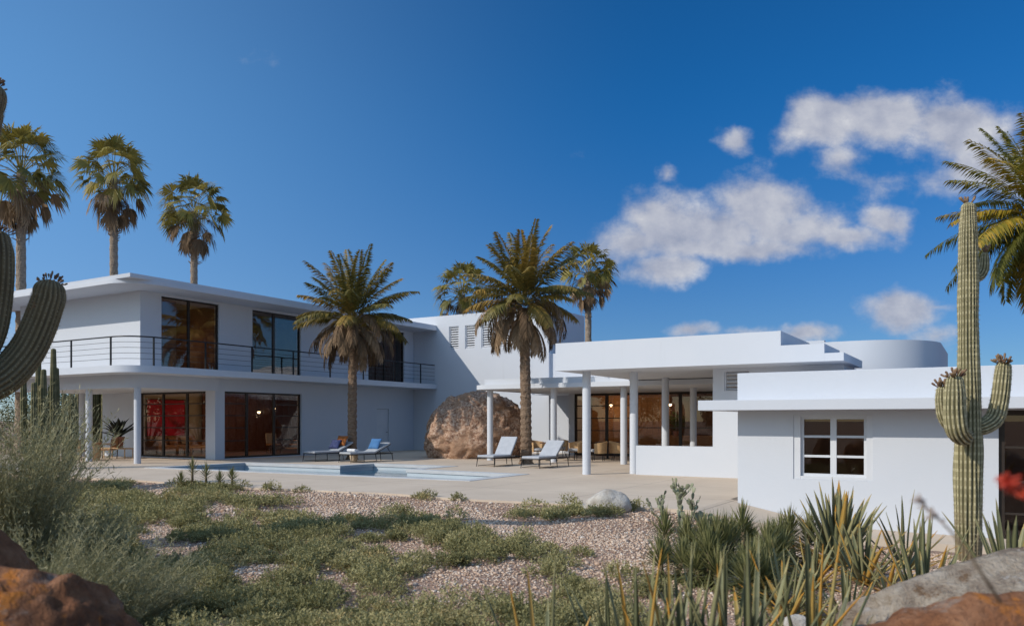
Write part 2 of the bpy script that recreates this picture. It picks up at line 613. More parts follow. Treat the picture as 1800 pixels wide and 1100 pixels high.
COPEM = mat('pool_coping_stone', (0.47, 0.48, 0.49), (0.55, 0.56, 0.57), 1.5, rough=0.7, bump=0.1)
POOLM = mat('pool_render', (0.45, 0.52, 0.57), (0.52, 0.58, 0.62), 1.0, rough=0.6)
mb = MB()
ringed(mb, COPE, POOL, 0.012)
skirt(mb, COPE, -0.2, 0.012)
skirt(mb, POOL[::-1], -0.09, 0.012)
kind(part('pool_coping', mb, COPEM), 'structure')
mb = MB()
inn = offset_poly(POOL, 0.03)
skirt(mb, inn[::-1], -1.5, -0.09)
mb.add([(x, y, -1.5) for x, y in inn], [tuple(range(len(inn)))])
kind(part('pool_basin', mb, POOLM), 'structure')
WATER = bpy.data.materials.new('pool_water')
WATER.use_nodes = True
WATER.node_tree.nodes.clear()
t = NT(WATER.node_tree)
_o = t.node('ShaderNodeOutputMaterial')
_bn = t.node('ShaderNodeBump', {'Strength': 0.18, 'Distance': 0.03, 'Height': t.noise(t.node('ShaderNodeNewGeometry').outputs['Position'], 3.0, 3)})
_b = t.node('ShaderNodeBsdfPrincipled', {'Base Color': (0.03, 0.10, 0.16, 1), 'Roughness': 0.04, 'IOR': 1.33, 'Normal': _bn.outputs[0]})
t.l.new(_b.outputs[0], _o.inputs[0])
mb = MB()
mb.add([(x, y, -0.215) for x, y in offset_poly(POOL, 0.02)], [tuple(range(len(POOL)))])
kind(part('water', mb, WATER), 'structure')


# ------------------------------------------------------------------ building helpers
def wall(mb, ax, face, th, a0, a1, z0, z1, ops=()):
    """ax 'x': wall along X, front at Y=face, body at larger Y. ax 'y': wall along Y, front at X=face (facing +X), body at smaller X"""
    def bx(p0, p1, q0, q1):
        if p1 - p0 < 1e-4 or q1 - q0 < 1e-4:
            return
        if ax == 'x':
            mb.box(p0, p1, face, face + th, q0, q1)
        else:
            mb.box(face - th, face, p0, p1, q0, q1)
    cur = a0
    for (b0, b1, h0, h1) in sorted(ops):
        bx(cur, b0, z0, z1)
        bx(b0, b1, z0, h0)
        bx(b0, b1, h1, z1)
        cur = b1
    bx(cur, a1, z0, z1)


def window(parent, off, ax, at, a0, a1, z0, z1, cols, rows, fm, gm, fr=0.06, bar=0.05, depth=0.08, name='window', thin=0.025, label=None):
    """frame with mullions and glazing bars; the glass is its sub-part. rows: list (one per column) of heights as fractions"""
    mb = MB()

    def bx(m_, p0, p1, q0, q1, d0, d1):
        if ax == 'x':
            m_.box(p0, p1, at + d0, at + d1, q0, q1)
        else:
            m_.box(at - d1, at - d0, p0, p1, q0, q1)
    bx(mb, a0, a0 + fr, z0, z1, 0, depth)
    bx(mb, a1 - fr, a1, z0, z1, 0, depth)
    bx(mb, a0 + fr, a1 - fr, z0, z0 + fr, 0.002, depth)
    bx(mb, a0 + fr, a1 - fr, z1 - fr, z1, 0.002, depth)
    edges = [a0 + fr] + [a0 + (a1 - a0) * c for c in cols] + [a1 - fr]
    for c in edges[1:-1]:
        bx(mb, c - bar / 2, c + bar / 2, z0 + fr, z1 - fr, 0.004, depth - .004)
    for i in range(len(edges) - 1):
        l_ = edges[i] + (bar / 2 if i > 0 else 0)
        r_ = edges[i + 1] - (bar / 2 if i < len(edges) - 2 else 0)
        rr = rows[i] if rows and hasattr(rows[0], '__len__') else (rows or [])
        for q in rr:
            z = z0 + (z1 - z0) * q
            bx(mb, l_, r_, z - thin / 2, z + thin / 2, 0.012, depth - 0.012)
    o = part(name, mb, fm, parent, off)
    g = MB()
    bx(g, a0 + fr * .5, a1 - fr * .5, z0 + fr * .5, z1 - fr * .5, depth * .45, depth * .45 + .008)
    part('pane', g, gm, o, off)
    if label:
        o['label'] = label
    return o


def rpoly(x0, x1, y0, y1, rads, seg=10):
    """rectangle with rounded corners, radii for (x0y0, x1y0, x1y1, x0y1)"""
    cc = [(x0, y0, 1, 1, 180), (x1, y0, -1, 1, 270), (x1, y1, -1, -1, 0), (x0, y1, 1, -1, 90)]
    out = []
    for (x, y, sx, sy, a0), r_ in zip(cc, rads):
        if r_ <= 0:
            out.append((x, y))
            continue
        for k in range(seg + 1):
            a = R(a0 + 90 * k / seg)
            out.append((x + sx * r_ + r_ * math.cos(a), y + sy * r_ + r_ * math.sin(a)))
    return out


# ------------------------------------------------------------------ two storey house (left)
HO = (-31.5, 26, 0)
house = thing('house', 'white two storey house with wrap around balcony and wide flat eaves', 'house', HO)
X1 = -27.6
mb = MB()
wall(mb, 'x', 22.0, .3, -35.5, X1, 0, 3.362, [(-32.75, -28.2, 0.03, 2.86)])
wall(mb, 'y', X1, .3, 22.3, 35.28, 0, 3.362, [(22.48, 26.85, 0.03, 2.86), (32.15, 33.15, 0.02, 2.25)])
wall(mb, 'x', 34.98, .3, -35.5, X1 - .3, 0, 3.362)
wall(mb, 'y', -35.2, .3, 22.3, 34.98, 0, 3.362)
part('ground_floor_wall', mb, WHITE, house, HO)
mb = MB()
wall(mb, 'x', 18.6, .3, -36.0, X1, 3.61, 6.552)
wall(mb, 'y', X1, .3, 18.9, 35.28, 3.61, 6.552, [(19.5, 22.2, 3.66, 6.46), (23.95, 26.8, 3.66, 6.46), (31.5, 34.45, 3.66, 6.46)])
wall(mb, 'x', 34.98, .3, -36.0, X1 - .3, 3.61, 6.552)
wall(mb, 'y', -35.7, .3, 18.9, 34.98, 3.61, 6.552)
part('upper_wall', mb, WHITE, house, HO)
mb = MB()
mb.prism(rpoly(-38.2, -26.0, 17.15, 35.28, (1.2, 1.25, 0, 0)), 3.36, 3.612)
part('balcony_slab', mb, WHITE, house, HO, smooth=True)
mb = MB()
mb.prism(rpoly(-36.2, -27.36, 18.2, 22.0, (.6, .75, 0, 0)), 2.862, 3.358)
part('porch_ceiling', mb, WHITE, house, HO, smooth=True)
mb = MB()
mb.prism(rpoly(-38.0, -26.0, 17.1, 35.28, (1.1, 1.3, 0, 0)), 6.55, 6.70)
mb.prism(rpoly(-37.9, -26.05, 17.16, 35.28, (0, 0.05, 0, 0), 2), 6.70, 6.84)
part('roof', mb, WHITE, house, HO, smooth=True)
for (x, y) in ((-27.62, 18.5), (-30.75, 18.5), (-35.3, 20.9)):
    mb = MB()
    mb.cyl(x, y, 0, 2.862, .125, 28)
    part('column', mb, WHITE, house, HO, smooth=True)
# windows
rows4 = [0.26, 0.455, 0.64, 0.82]
window(house, HO, 'x', 22.1, -32.75, -28.2, 0.03, 2.86, (.345, .70), [rows4] * 3, BRONZE, GLASS, bar=.12, fr=.08, thin=.04)
window(house, HO, 'y', X1 - .1, 22.48, 26.85, 0.03, 2.86, (.29, .64), [rows4, [], rows4], BRONZE, GLASS, bar=.12, fr=.08, thin=.04)
window(house, HO, 'y', X1 - .08, 19.5, 22.2, 3.66, 6.46, (.48,), [], BRONZE, GLASSUP, bar=.10)
window(house, HO, 'y', X1 - .08, 23.95, 26.8, 3.66, 6.46, (.45,), [], BRONZE, GLASSUP, bar=.13)
window(house, HO, 'y', X1 - .08, 31.5, 34.45, 3.66, 6.46, (.47,), [], BRONZE, DARKGLASS, bar=.10)
mb = MB()
mb.box(X1 - .12, X1 - .07, 32.16, 33.14, 0.03, 2.24)
d_ = part('door', mb, WPAINT, house, HO, bevel=.004)
mb = MB()
mb.tube([(X1 - .07, 33.05, 1.02), (X1 - .02, 33.05, 1.02), (X1 - .02, 32.93, 1.02)], .012, 8)
part('handle', mb, BLACKM, d_, HO)
# inside
mb = MB()
mb.box(-35.2, X1 - .3, 22.3, 34.98, 0.006, 0.028)
part('wood_floor', mb, FLOORW, house, HO)
mb = MB()
mb.box(-35.195, X1 - .305, 22.305, 34.975, 3.05, 3.1)
part('room_ceiling', mb, CREAM, house, HO)
mb = MB()
mb.box(-35.19, -35.12, 22.31, 34.97, 0.03, 3.045)
part('cream_lining', mb, CREAM, house, HO)
mb = MB()
for k in range(34):
    y = 27.0 + k * .235
    mb.box(-34.9, -34.84 + .012 * (k % 2), y, y + .228, 0.03, 3.045)
part('panelled_wall', mb, WOODR, house, HO)
mb = MB()
mb.box(-34.8, -33.2, 33.9, 33.97, 0.03, 3.04)
mb.box(-32.5, -28.2, 33.9, 33.96, 0.03, 3.04)
part('cream_partition', mb, CREAM, house, HO)
mb = MB()
mb.box(-35.6, X1 - .35, 19.0, 34.9, 3.616, 3.64)
part('upper_floor', mb, FLOORW, house, HO)
mb = MB()
mb.box(-32.4, -32.3, 19.0, 34.9, 3.645, 6.54)
for y in (22.9, 28.4):
    mb.box(-32.3, X1 - .36, y, y + .1, 3.645, 6.54)
part('room_partition', mb, DARKROOM, house, HO)
mb = MB()
mb.box(-28.7, -28.62, 19.2, 20.9, 3.645, 6.5)
part('brown_screen', mb, DARKROOM, house, HO)
mb = MB()
mb.box(-29.4, -29.32, 24.9, 26.9, 3.645, 6.5)
part('brown_screen', mb, DARKROOM, house, HO)


def curtain(parent, off, x, y0, y1, z0, z1, m_):
    mb = MB()
    n = 60
    v = []
    for i in range(n + 1):
        y = y0 + (y1 - y0) * i / n
        xx = x + .04 * math.sin(i * 1.1) + .015 * math.sin(i * 2.7)
        v += [(xx, y, z0), (xx, y, z1)]
    mb.add(v, [(2 * i, 2 * i + 2, 2 * i + 3, 2 * i + 1) for i in range(n)])
    o = part('curtain', mb, m_, parent, off, smooth='all')
    md = o.modifiers.new('thick', 'SOLIDIFY')
    md.thickness = .006


CURT = mat('brown_curtain', (0.16, 0.09, 0.07), (0.2, 0.115, 0.09), 3.0, rough=0.9)
curtain(house, HO, X1 - .5, 31.6, 34.3, 3.66, 6.5, CURT)
# stair seen through the right hand window
mb = MB()
for k in range(13):
    mb.box(-31.6, -30.6, 29.6 + k * .27, 29.6 + k * .27 + .29, 0.16 + k * .2, 0.21 + k * .2)
part('staircase', mb, WOODW, house, HO)

# balcony railing
def railing(parent, off):
    path = []
    xa, xb, ya, yb, rr = -37.6, -26.14, 17.29, 35.25, 1.1
    for k in range(5):
        path.append((xa, 20.5 - (20.5 - ya - .9) * k / 4))
    for k in range(1, 8):
        a = R(180 + 90 * k / 8)
        path.append((xa + .9 + .9 * math.cos(a), ya + .9 + .9 * math.sin(a)))
    path.append((xa + .9, ya))
    path.append((xb - rr, ya))
    for k in range(1, 10):
        a = R(270 + 90 * k / 10)
        path.append((xb - rr + rr * math.cos(a), ya + rr + rr * math.sin(a)))
    path.append((xb, ya + rr))
    path.append((xb, yb))
    zt = 4.66
    mb = MB()
    mb.tube([(x, y, zt) for x, y in path], .026, 8)
    root = part('balcony_railing', mb, BLACKM, parent, off, smooth=True)
    mb = MB()
    for z in (3.86, 4.06, 4.26, 4.46):
        mb.tube([(x, y, z) for x, y in path], .008, 5)
    part('rail_wire', mb, BLACKM, root, off, smooth=True)
    posts = [(xa, 20.4), (xa + .9, ya), (-34.6, ya), (-32.3, ya), (-29.9, ya), (xb - rr - .15, ya), (xb - .05, ya + rr - .2)] + \
            [(xb, ya + rr + 2.0 + k * 2.27) for k in range(7)]
    for x, y in posts:
        mb = MB()
        mb.box(x - .025, x + .025, y - .025, y + .025, 3.613, zt - .02)
        part('post', mb, BLACKM, root, off)


railing(house, HO)

# ------------------------------------------------------------------ central house: louvred tower, patio roof, carport roof, drum
CO = (-13, 36, 0)
villa = thing('pavilion_house', 'white central house with louvred tower, patio roof on round columns and rounded corner room', 'house', CO)
LOUV = [(-25.2 + 1.05 * k, -24.55 + 1.05 * k, 5.47, 6.72) for k in range(5)]
mb = MB()
wall(mb, 'x', 35.3, .35, -29.0, -19.05, 0, 7.34, LOUV)
mb.box(-19.35, -19.05, 35.65, 39.4, 0, 7.34)
mb.box(-29.0, -28.7, 35.65, 39.4, 0, 7.34)
mb.box(-28.7, -19.35, 39.1, 39.4, 0, 7.34)
part('tower_wall', mb, WHITE, villa, CO)
mb = MB()
mb.box(-28.7, -19.35, 35.65, 39.1, 7.0, 7.2)
part('tower_roof', mb, WHITE, villa, CO)
mb = MB()
mb.box(-28.6, -19.5, 36.3, 36.36, 5.0, 6.99)
part('louvre_shade_sheet', mb, BRONZE, villa, CO)  # added dark sheet, its colour stands in for the shade behind the slats
for (x0, x1, z0, z1) in LOUV:
    mb = MB()
    f = .05
    mb.box(x0, x0 + f, 35.34, 35.44, z0, z1)
    mb.box(x1 - f, x1, 35.34, 35.44, z0, z1)
    mb.box(x0 + f, x1 - f, 35.342, 35.44, z0, z0 + f)
    mb.box(x0 + f, x1 - f, 35.342, 35.44, z1 - f, z1)
    o = part('louvre_window', mb, WPAINT, villa, CO)
    mb = MB()
    n = 9
    for k in range(n):
        z = z0 + f + (z1 - z0 - 2 * f) * (k + .5) / n
        Mx = Matrix.Translation(((x0 + x1) / 2, 35.395, z)) @ Matrix.Rotation(R(58), 4, 'X')
        mb.obox(Mx, x1 - x0 - 2 * f, .078, .012)
    part('slats', mb, WPAINT, o, CO)
mb = MB()
wall(mb, 'x', 35.5, .3, -19.05, -6.0, 0, 5.0)
part('back_wall', mb, WHITE, villa, CO)
# patio roof
mb = MB()
mb.prism(rpoly(-18.25, -7.0, 26.9, 33.55, (.9, 0, 0, 0)), 2.884, 3.06)
mb.box(-17.55, -11.3, 27.06, 33.5, 3.06, 3.28)
mb.box(-19.04, -7.0, 33.55, 35.5, 2.884, 3.27)
part('patio_roof', mb, WHITE, villa, CO, smooth=True)
for x in (-17.6, -14.65, -11.7):
    mb = MB()
    mb.cyl(x, 27.55, 0, 2.885, .125, 28)
    part('column', mb, WHITE, villa, CO, smooth=True)
# carport roof
mb = MB()
mb.box(-11.08, -4.59, 20.95, 31.0, 3.09, 3.905)
mb.box(-4.59, -3.54, 20.952, 23.3, 3.09, 3.53)
mb.box(-3.54, -3.09, 20.954, 24.25, 3.09, 3.29)
part('terrace_roof', mb, WHITE, villa, CO)
for (x, y) in ((-10.43, 21.72), (-9.31, 22.7), (-9.55, 26.1), (-9.75, 29.7)):
    mb = MB()
    mb.cyl(x, y, 0, 3.09 if y < 26.5 else 2.885, .125, 28)
    part('column', mb, WHITE, villa, CO, smooth=True)
mb = MB()
mb.box(-9.14, -6.8, 22.45, 22.67, 0, .87)
part('parapet', mb, WHITE, villa, CO)
mb = MB()
wall(mb, 'x', 22.45, .25, -6.8, -3.3, 0, 3.09, [(-6.47, -5.75, 2.46, 3.0)])
mb.box(-3.55, -3.3, 22.7, 24.6, 0, 3.09)
part('side_wall', mb, WHITE, villa, CO)
mb = MB()
mb.box(-6.47, -6.43, 22.5, 22.55, 2.46, 3.0)
mb.box(-5.79, -5.75, 22.5, 22.55, 2.46, 3.0)
for k in range(5):
    Mx = Matrix.Translation((-6.11, 22.55, 2.51 + k * .11)) @ Matrix.Rotation(R(38), 4, 'X')
    mb.obox(Mx, .63, .1, .015)
part('vent', mb, WPAINT, villa, CO)
# rounded room behind
mb = MB()
mb.prism(rpoly(-4.58, -1.25, 24.6, 31.0, (0, 2.1, 0, 0), 24), 0, 3.9)
part('rounded_room', mb, WHITE, villa, CO, smooth=True)
# glass wall under the patio roof and the room behind it
rws = [.2, .4, .6, .8]
window(villa, CO, 'x', 33.6, -16.75, -8.2, 0.03, 2.88, (.19, .36, .60, .79), [rws, rws, [.45], [.45], [.45]], BRONZE, GLASS, bar=.14, fr=.10, thin=.04)
for b4 in ((-17.05, -16.75, 33.56, 35.49), (-8.2, -7.2, 33.56, 33.86)):
    mb = MB()
    mb.box(*b4, 0, 2.884)
    part('window_side_wall', mb, WHITE, villa, CO)
mb = MB()
for k in range(30):
    x = -16.7 + k * .285
    if k == 14:
        part('wood_panelling', mb, WOODW, villa, CO)
        mb = MB()
    mb.box(x, x + .275, 35.40, 35.44 + .01 * (k % 2), 0.03, 2.88)
part('dark_panelling', mb, WOODD, villa, CO)
mb = MB()
mb.box(-16.7, -8.25, 33.7, 35.4, 0.006, 0.028)
part('wood_floor', mb, FLOORW, villa, CO)

# ------------------------------------------------------------------ guest house (right foreground)
GO = (1, 19, -0.6)
guest = thing('guest_house', 'low white flat roofed guest house with one paned window behind the tall cactus', 'house', GO)
mb = MB()
wall(mb, 'x', 16.15, .3, -4.38, 8.0, -0.7, 1.81, [(-3.30, -1.88, 0.48, 1.72), (.12, 3.2, -.5, 1.79)])
wall(mb, 'y', -4.08, .3, 16.45, 22.0, -0.7, 1.81)
mb.box(-4.08, 8.0, 21.7, 22.0, -.7, 1.81)
mb.box(7.7, 8.0, 16.45, 21.7, -.7, 1.81)
part('wall', mb, WHITE, guest, GO)
mb = MB()
mb.box(-4.99, 8.6, 15.48, 22.3, 1.812, 2.01)
part('canopy_ledge', mb, WHITE, guest, GO, bevel=.008)
mb = MB()
mb.box(-4.38, 8.0, 16.12, 22.25, 2.01, 2.565)
part('roof', mb, WHITE, guest, GO, bevel=.01)
mb = MB()
mb.box(-4.05, 7.65, 16.5, 21.65, -.5, -.47)
part('floor', mb, FLOORW, guest, GO)
mb = MB()
mb.box(-4.0, -.4, 17.3, 17.4, -.46, 1.8)
mb.box(-.4, 7.6, 19.2, 19.3, -.46, 1.8)
part('brown_partition', mb, BROWNL, guest, GO)
mb = MB()
mb.box(-4.05, 7.65, 16.48, 21.65, 1.77, 1.80)
part('ceiling', mb, DARKROOM, guest, GO)
# surround + casement
mb = MB()
mb.box(-3.30, -3.17, 16.17, 16.37, .48, 1.72)
mb.box(-1.99, -1.88, 16.17, 16.37, .48, 1.72)
mb.box(-3.17, -1.99, 16.172, 16.37, .48, .54)
mb.box(-3.17, -1.99, 16.172, 16.37, 1.69, 1.72)
o = part('window_surround', mb, WPAINT, guest, GO, bevel=.004)
window(guest, GO, 'x', 16.24, -3.17, -1.99, .54, 1.69, (.5,), [[.335, .665]] * 2, WPAINT, DARKGLASS, fr=.05, bar=.11, thin=.045, depth=.08)
window(guest, GO, 'x', 16.22, .12, 3.2, -.5, 1.79, (.36, .68), [[.22, .46, .72]] * 3, BRONZE, DARKGLASS, fr=.09, bar=.08, thin=.04, name='glazed_door')
# ------------------------------------------------------------------ plants
BARK = mat('palm_bark', (0.15, 0.095, 0.06), (0.27, 0.19, 0.13), 9.0, rough=0.95, bump=0.9, bscale=14, bdist=0.05, stretch=(1, 1, 2.2))
BARKF = mat('fan_palm_bark', (0.22, 0.165, 0.12), (0.36, 0.28, 0.21), 6.0, rough=0.95, bump=0.8, bscale=12, bdist=0.04, stretch=(1, 1, 3))
DATEM = leafmat('date_frond', [(0.0, (0.06, 0.068, 0.02)), (0.4, (0.17, 0.14, 0.034)), (0.72, (0.33, 0.21, 0.045)), (1.0, (0.50, 0.28, 0.07))], trans=0.2)
DEADM = leafmat('dead_frond', [(0.0, (0.12, 0.075, 0.042)), (0.5, (0.22, 0.14, 0.078)), (1.0, (0.38, 0.265, 0.16))], rough=0.8, trans=0.15)
FANM = leafmat('fan_frond', [(0.0, (0.10, 0.10, 0.03)), (0.45, (0.24, 0.205, 0.05)), (0.8, (0.42, 0.32, 0.07)), (1.0, (0.55, 0.41, 0.12))], trans=0.25)
GREENP = leafmat('green_frond', [(0.0, (0.045, 0.07, 0.014)), (0.5, (0.16, 0.155, 0.022)), (0.8, (0.36, 0.25, 0.025)), (1.0, (0.52, 0.30, 0.035))], trans=0.3)
Z = Vector((0, 0, 1))


def frond(mb, base, az, el, L, droop, ll, nl, wd, tint, rr, ang=52, sag=0.25, thick=.018, twist=0.0, tj=.18):
    h = Vector((math.cos(az), math.sin(az), 0))
    side0 = Vector((-math.sin(az), math.cos(az), 0))
    n = 14
    pts, tans = [], []
    p = Vector(base)
    for i in range(n + 1):
        s = i / n
        e = el - droop * s ** 1.25
        d = h * math.cos(e) + Z * math.sin(e) + side0 * twist * s
        d.normalize()
        pts.append(p.copy())
        tans.append(d)
        p = p + d * (L / n)
    mb.tube(pts, [thick * (1 - .85 * i / n) for i in range(n + 1)], 4, False, tint * .9 + .1)
    ca, sa = math.cos(R(ang)), math.sin(R(ang))
    for i in range(nl):
        s = 0.14 + 0.85 * (i + rr.random() * .6) / nl
        q = s * n
        k = min(int(q), n - 1)
        f = q - k
        pos = pts[k].lerp(pts[k + 1], f)
        tn = tans[k].lerp(tans[k + 1], f).normalized()
        sd = side0 - tn * side0.dot(tn)
        sd.normalize()
        up = sd.cross(tn)
        if up.z < 0 and el > 0 and s < .3:
            up = -up
        prof = (0.45 + 0.55 * math.sin(math.pi * min(1, s ** .8))) * (1 - .35 * max(0, s - .75) / .25)
        for sg in (-1, 1):
            l = ll * prof * rr.uniform(.8, 1.12)
            d = tn * ca + sd * (sg * sa) + up * rr.uniform(.1, .4)
            d.normalize()
            mid = pos + d * (l * .45)
            tip = pos + d * l - Z * (sag * l * rr.uniform(.5, 1.4))
            nn = d.cross(up).normalized() * wd
            nn = nn + up * rr.uniform(-.4, .4) * wd
            tt = min(1, max(0, tint + rr.uniform(-tj, tj) + .15 * (s - .5)))
            mb.add([pos, mid + nn, tip, mid - nn], [(0, 1, 2, 3)], tt)


def trunk_mesh(mb, x, y, z0, z1, r0, r1, rr, lean=(0, 0), rings=40, seg=20, rough=.06):
    v = []
    for i in range(rings + 1):
        s = i / rings
        cx, cy = x + lean[0] * s * s, y + lean[1] * s * s
        z = z0 + (z1 - z0) * s
        r_ = r0 + (r1 - r0) * s ** .7
        r_ *= 1 + rough * (1 if i % 2 else -.6)
        if s < .06:
            r_ *= 1 + 1.6 * (.06 - s) / .06 * .4
        for k in range(seg):
            a = 2 * math.pi * (k + .5 * (i % 2)) / seg
            q = r_ * (1 + rr.uniform(-rough, rough))
            v.append((cx + q * math.cos(a), cy + q * math.sin(a), z))
    f = []
    for i in range(rings):
        for k in range(seg):
            k2 = (k + 1) % seg
            f.append((i * seg + k, i * seg + k2, (i + 1) * seg + k2, (i + 1) * seg + k))
    f.append(tuple(range(rings * seg, (rings + 1) * seg)))
    mb.add(v, f)


def date_palm(P, zc, L, label, seed, r0=.24, nlive=34, nskirt=34, skirtL=2.4, ll=.57, mat_live=None, tint0=.42, lean=(0, 0), group='date palms by the house', skirt_droop=135, elmax=86, name='date_palm', ws=1.0, elmin=4):
    rr = random.Random(seed)
    th = thing(name, label, 'palm tree', (P.x, P.y, P.z), 0, group)
    mb = MB()
    trunk_mesh(mb, 0, 0, -.15, zc, r0, r0 * .82, rr, lean, rings=int(zc * 9), rough=.07)
    part('trunk', mb, BARK, th)
    top = Vector((lean[0], lean[1], zc))
    mb = MB()
    for k in range(nlive):
        s = (k + .5) / nlive
        az = k * 2.39996 + rr.uniform(-.25, .25)
        el = R(elmax - (elmax - elmin) * s ** 1.05 + rr.uniform(-7, 7))
        LL = L * (1.0 - .16 * s) * rr.uniform(.84, 1.06)
        b = top + Vector((math.cos(az) * .1, math.sin(az) * .1, .1 + .35 * (1 - s)))
        frond(mb, b, az, el, LL, R(26 + 40 * s + rr.uniform(-9, 12)), ll, 60, .030 * ws, tint0 + rr.uniform(-.2, .28), rr, sag=.2 + .2 * s, twist=rr.uniform(-.25, .25))
    part('crown', mb, mat_live or DATEM, th)
    if nskirt:
        mb = MB()
        for k in range(nskirt):
            s = (k + .5) / nskirt
            az = k * 2.39996 + rr.uniform(-.3, .3)
            el = R(28 - 60 * s + rr.uniform(-10, 10))
            LL = skirtL * (1 - .35 * s) * rr.uniform(.85, 1.1)
            b = top + Vector((math.cos(az) * .16, math.sin(az) * .16, .05 - .5 * s))
            frond(mb, b, az, el, LL, R(skirt_droop - 75 * s + rr.uniform(-10, 10)) , ll * .8, 44, .024, .38 + rr.uniform(-.28, .4), rr, ang=38, sag=.55, tj=.25)
        part('dead_fronds', mb, DEADM, th)
    return th


def fan_leaf(mb, base, az, el, pl, fr, tint, rr, droop=.25, nseg=26, spread=R(112), roll=0.0):
    h = Vector((math.cos(az), math.sin(az), 0))
    d = h * math.cos(el) + Z * math.sin(el)
    e2 = el - droop
    d2 = h * math.cos(e2) + Z * math.sin(e2)
    p1 = base + d * pl * .5
    p2 = p1 + d2 * pl * .5
    mb.tube([base, p1, p2], [.02, .016, .012], 4, False, min(1, tint + .25))
    e3 = e2 - droop * 1.2
    f = h * math.cos(e3) + Z * math.sin(e3)
    sd = Vector((-math.sin(az), math.cos(az), 0))
    up = f.cross(sd) * -1
    if up.z < 0:
        up = -up
    sd = (sd * math.cos(roll) + up * math.sin(roll)).normalized()
    up = sd.cross(f)
    for i in range(nseg):
        a = -spread + 2 * spread * (i + rr.uniform(.2, .8)) / nseg
        l = fr * (1 - .28 * abs(a) / spread) * rr.uniform(.85, 1.08)
        dd = f * math.cos(a) + sd * math.sin(a) - up * .12 * abs(math.sin(a))
        nn = (f * -math.sin(a) + sd * math.cos(a))
        wd = l * .052
        m1 = p2 + dd * l * .55
        tip = p2 + dd * l * .97 - Z * l * rr.uniform(.1, .5)
        tt = min(1, max(0, tint + rr.uniform(-.15, .15)))
        mb.add([p2, m1 + nn * wd + up * .02, tip, m1 - nn * wd - up * .02], [(0, 1, 2, 3)], tt)


def fan_palm(P, zc, s, label, seed, nl=40, nd=26, group='tall fan palms behind the houses', r0=.22):
    rr = random.Random(seed)
    th = thing('fan_palm', label, 'palm tree', (P.x, P.y, P.z), 0, group)
    mb = MB()
    trunk_mesh(mb, 0, 0, -.2, zc, r0 * 1.25, r0 * .8, rr, (0, 0), rings=int(zc * 5), rough=.05, seg=14)
    # old leaf stubs under the crown
    for k in range(70):
        a = rr.uniform(0, 6.28)
        z = zc - rr.uniform(0, 3.0 * s)
        q = r0 * .85
        d = Vector((math.cos(a), math.sin(a), rr.uniform(.3, 1.0))).normalized()
        b = Vector((math.cos(a) * q, math.sin(a) * q, z))
        mb.tube([b, b + d * rr.uniform(.1, .28)], [.035, .015], 4, True)
    part('trunk', mb, BARKF, th)
    mb = MB()
    for k in range(nl):
        q = (k + .5) / nl
        az = k * 2.39996 + rr.uniform(-.3, .3)
        el = R(86 - 92 * q ** .9 + rr.uniform(-10, 10))
        b = Vector((math.cos(az) * .1, math.sin(az) * .1, zc + .3 - .6 * q))
        fan_leaf(mb, b, az, el, s * rr.uniform(1.0, 1.35), s * rr.uniform(.75, .95), .45 - .15 * q + rr.uniform(-.2, .35), rr, droop=.16 + .3 * q, roll=rr.uniform(-.9, .9))
    part('crown', mb, FANM, th)
    mb = MB()
    for k in range(nd):
        q = (k + .5) / nd
        az = k * 2.39996 + rr.uniform(-.4, .4)
        el = R(-8 - 58 * q + rr.uniform(-14, 10))
        b = Vector((math.cos(az) * .14, math.sin(az) * .14, zc - .2 - .9 * s * q))
        fan_leaf(mb, b, az, el, s * rr.uniform(.9, 1.3) * (1 - .3 * q), s * rr.uniform(.65, .9), .45 + rr.uniform(-.35, .4), rr, droop=.28, nseg=16, spread=R(70), roll=rr.uniform(-.5, .5))
    part('dead_fronds', mb, DEADM, th)
    return th


def at_ground(px, D, z=0.0):
    p = PD(px, D)
    p.z = z
    return p


def zpx(py, D):
    return EYE + (HOR - py) * D / FPX


date_palm(at_ground(619, 33.3), zpx(572, 33.3), 3.1, 'date palm with brown skirt between the blue pillow loungers and the balcony', 11, lean=(.05, 0), r0=.20, skirtL=2.5, nlive=36, nskirt=28, skirt_droop=135)
date_palm(at_ground(925, 29.9), zpx(541, 29.9), 2.9, 'taller date palm with hanging dead fronds beside the pale grey loungers', 23, lean=(-.12, 0), r0=.22, skirtL=2.6, nlive=40, nskirt=28, skirt_droop=150)
fan_palm(at_ground(37, 36.0), zpx(303, 36), 1.1, 'fan palm at the far left, tallest of the three left of the house roof', 31)
fan_palm(at_ground(200, 41.5), zpx(314, 41.5), 1.1, 'fan palm in the middle of the three above the house roof', 32)
fan_palm(at_ground(341, 46.0), zpx(372, 46), 1.06, 'shortest of the three fan palms above the house roof', 33)
fan_palm(at_ground(812, 52.0), zpx(518, 52), 1.08, 'fan palm crown showing above the louvred tower, trunk hidden', 34)
fan_palm(at_ground(1034, 50.0), zpx(478, 50), 1.0, 'fan palm behind the tower, right of the taller date palm', 35)
date_palm(at_ground(1838, 39.0), zpx(392, 39), 5.9, 'bright green feathery palm at the right edge behind the saguaro', 44, mat_live=GREENP, nskirt=0, nlive=62, ll=1.1, tint0=.52, group=None, elmax=82, elmin=-32, name='feather_palm', ws=1.45, r0=.42)

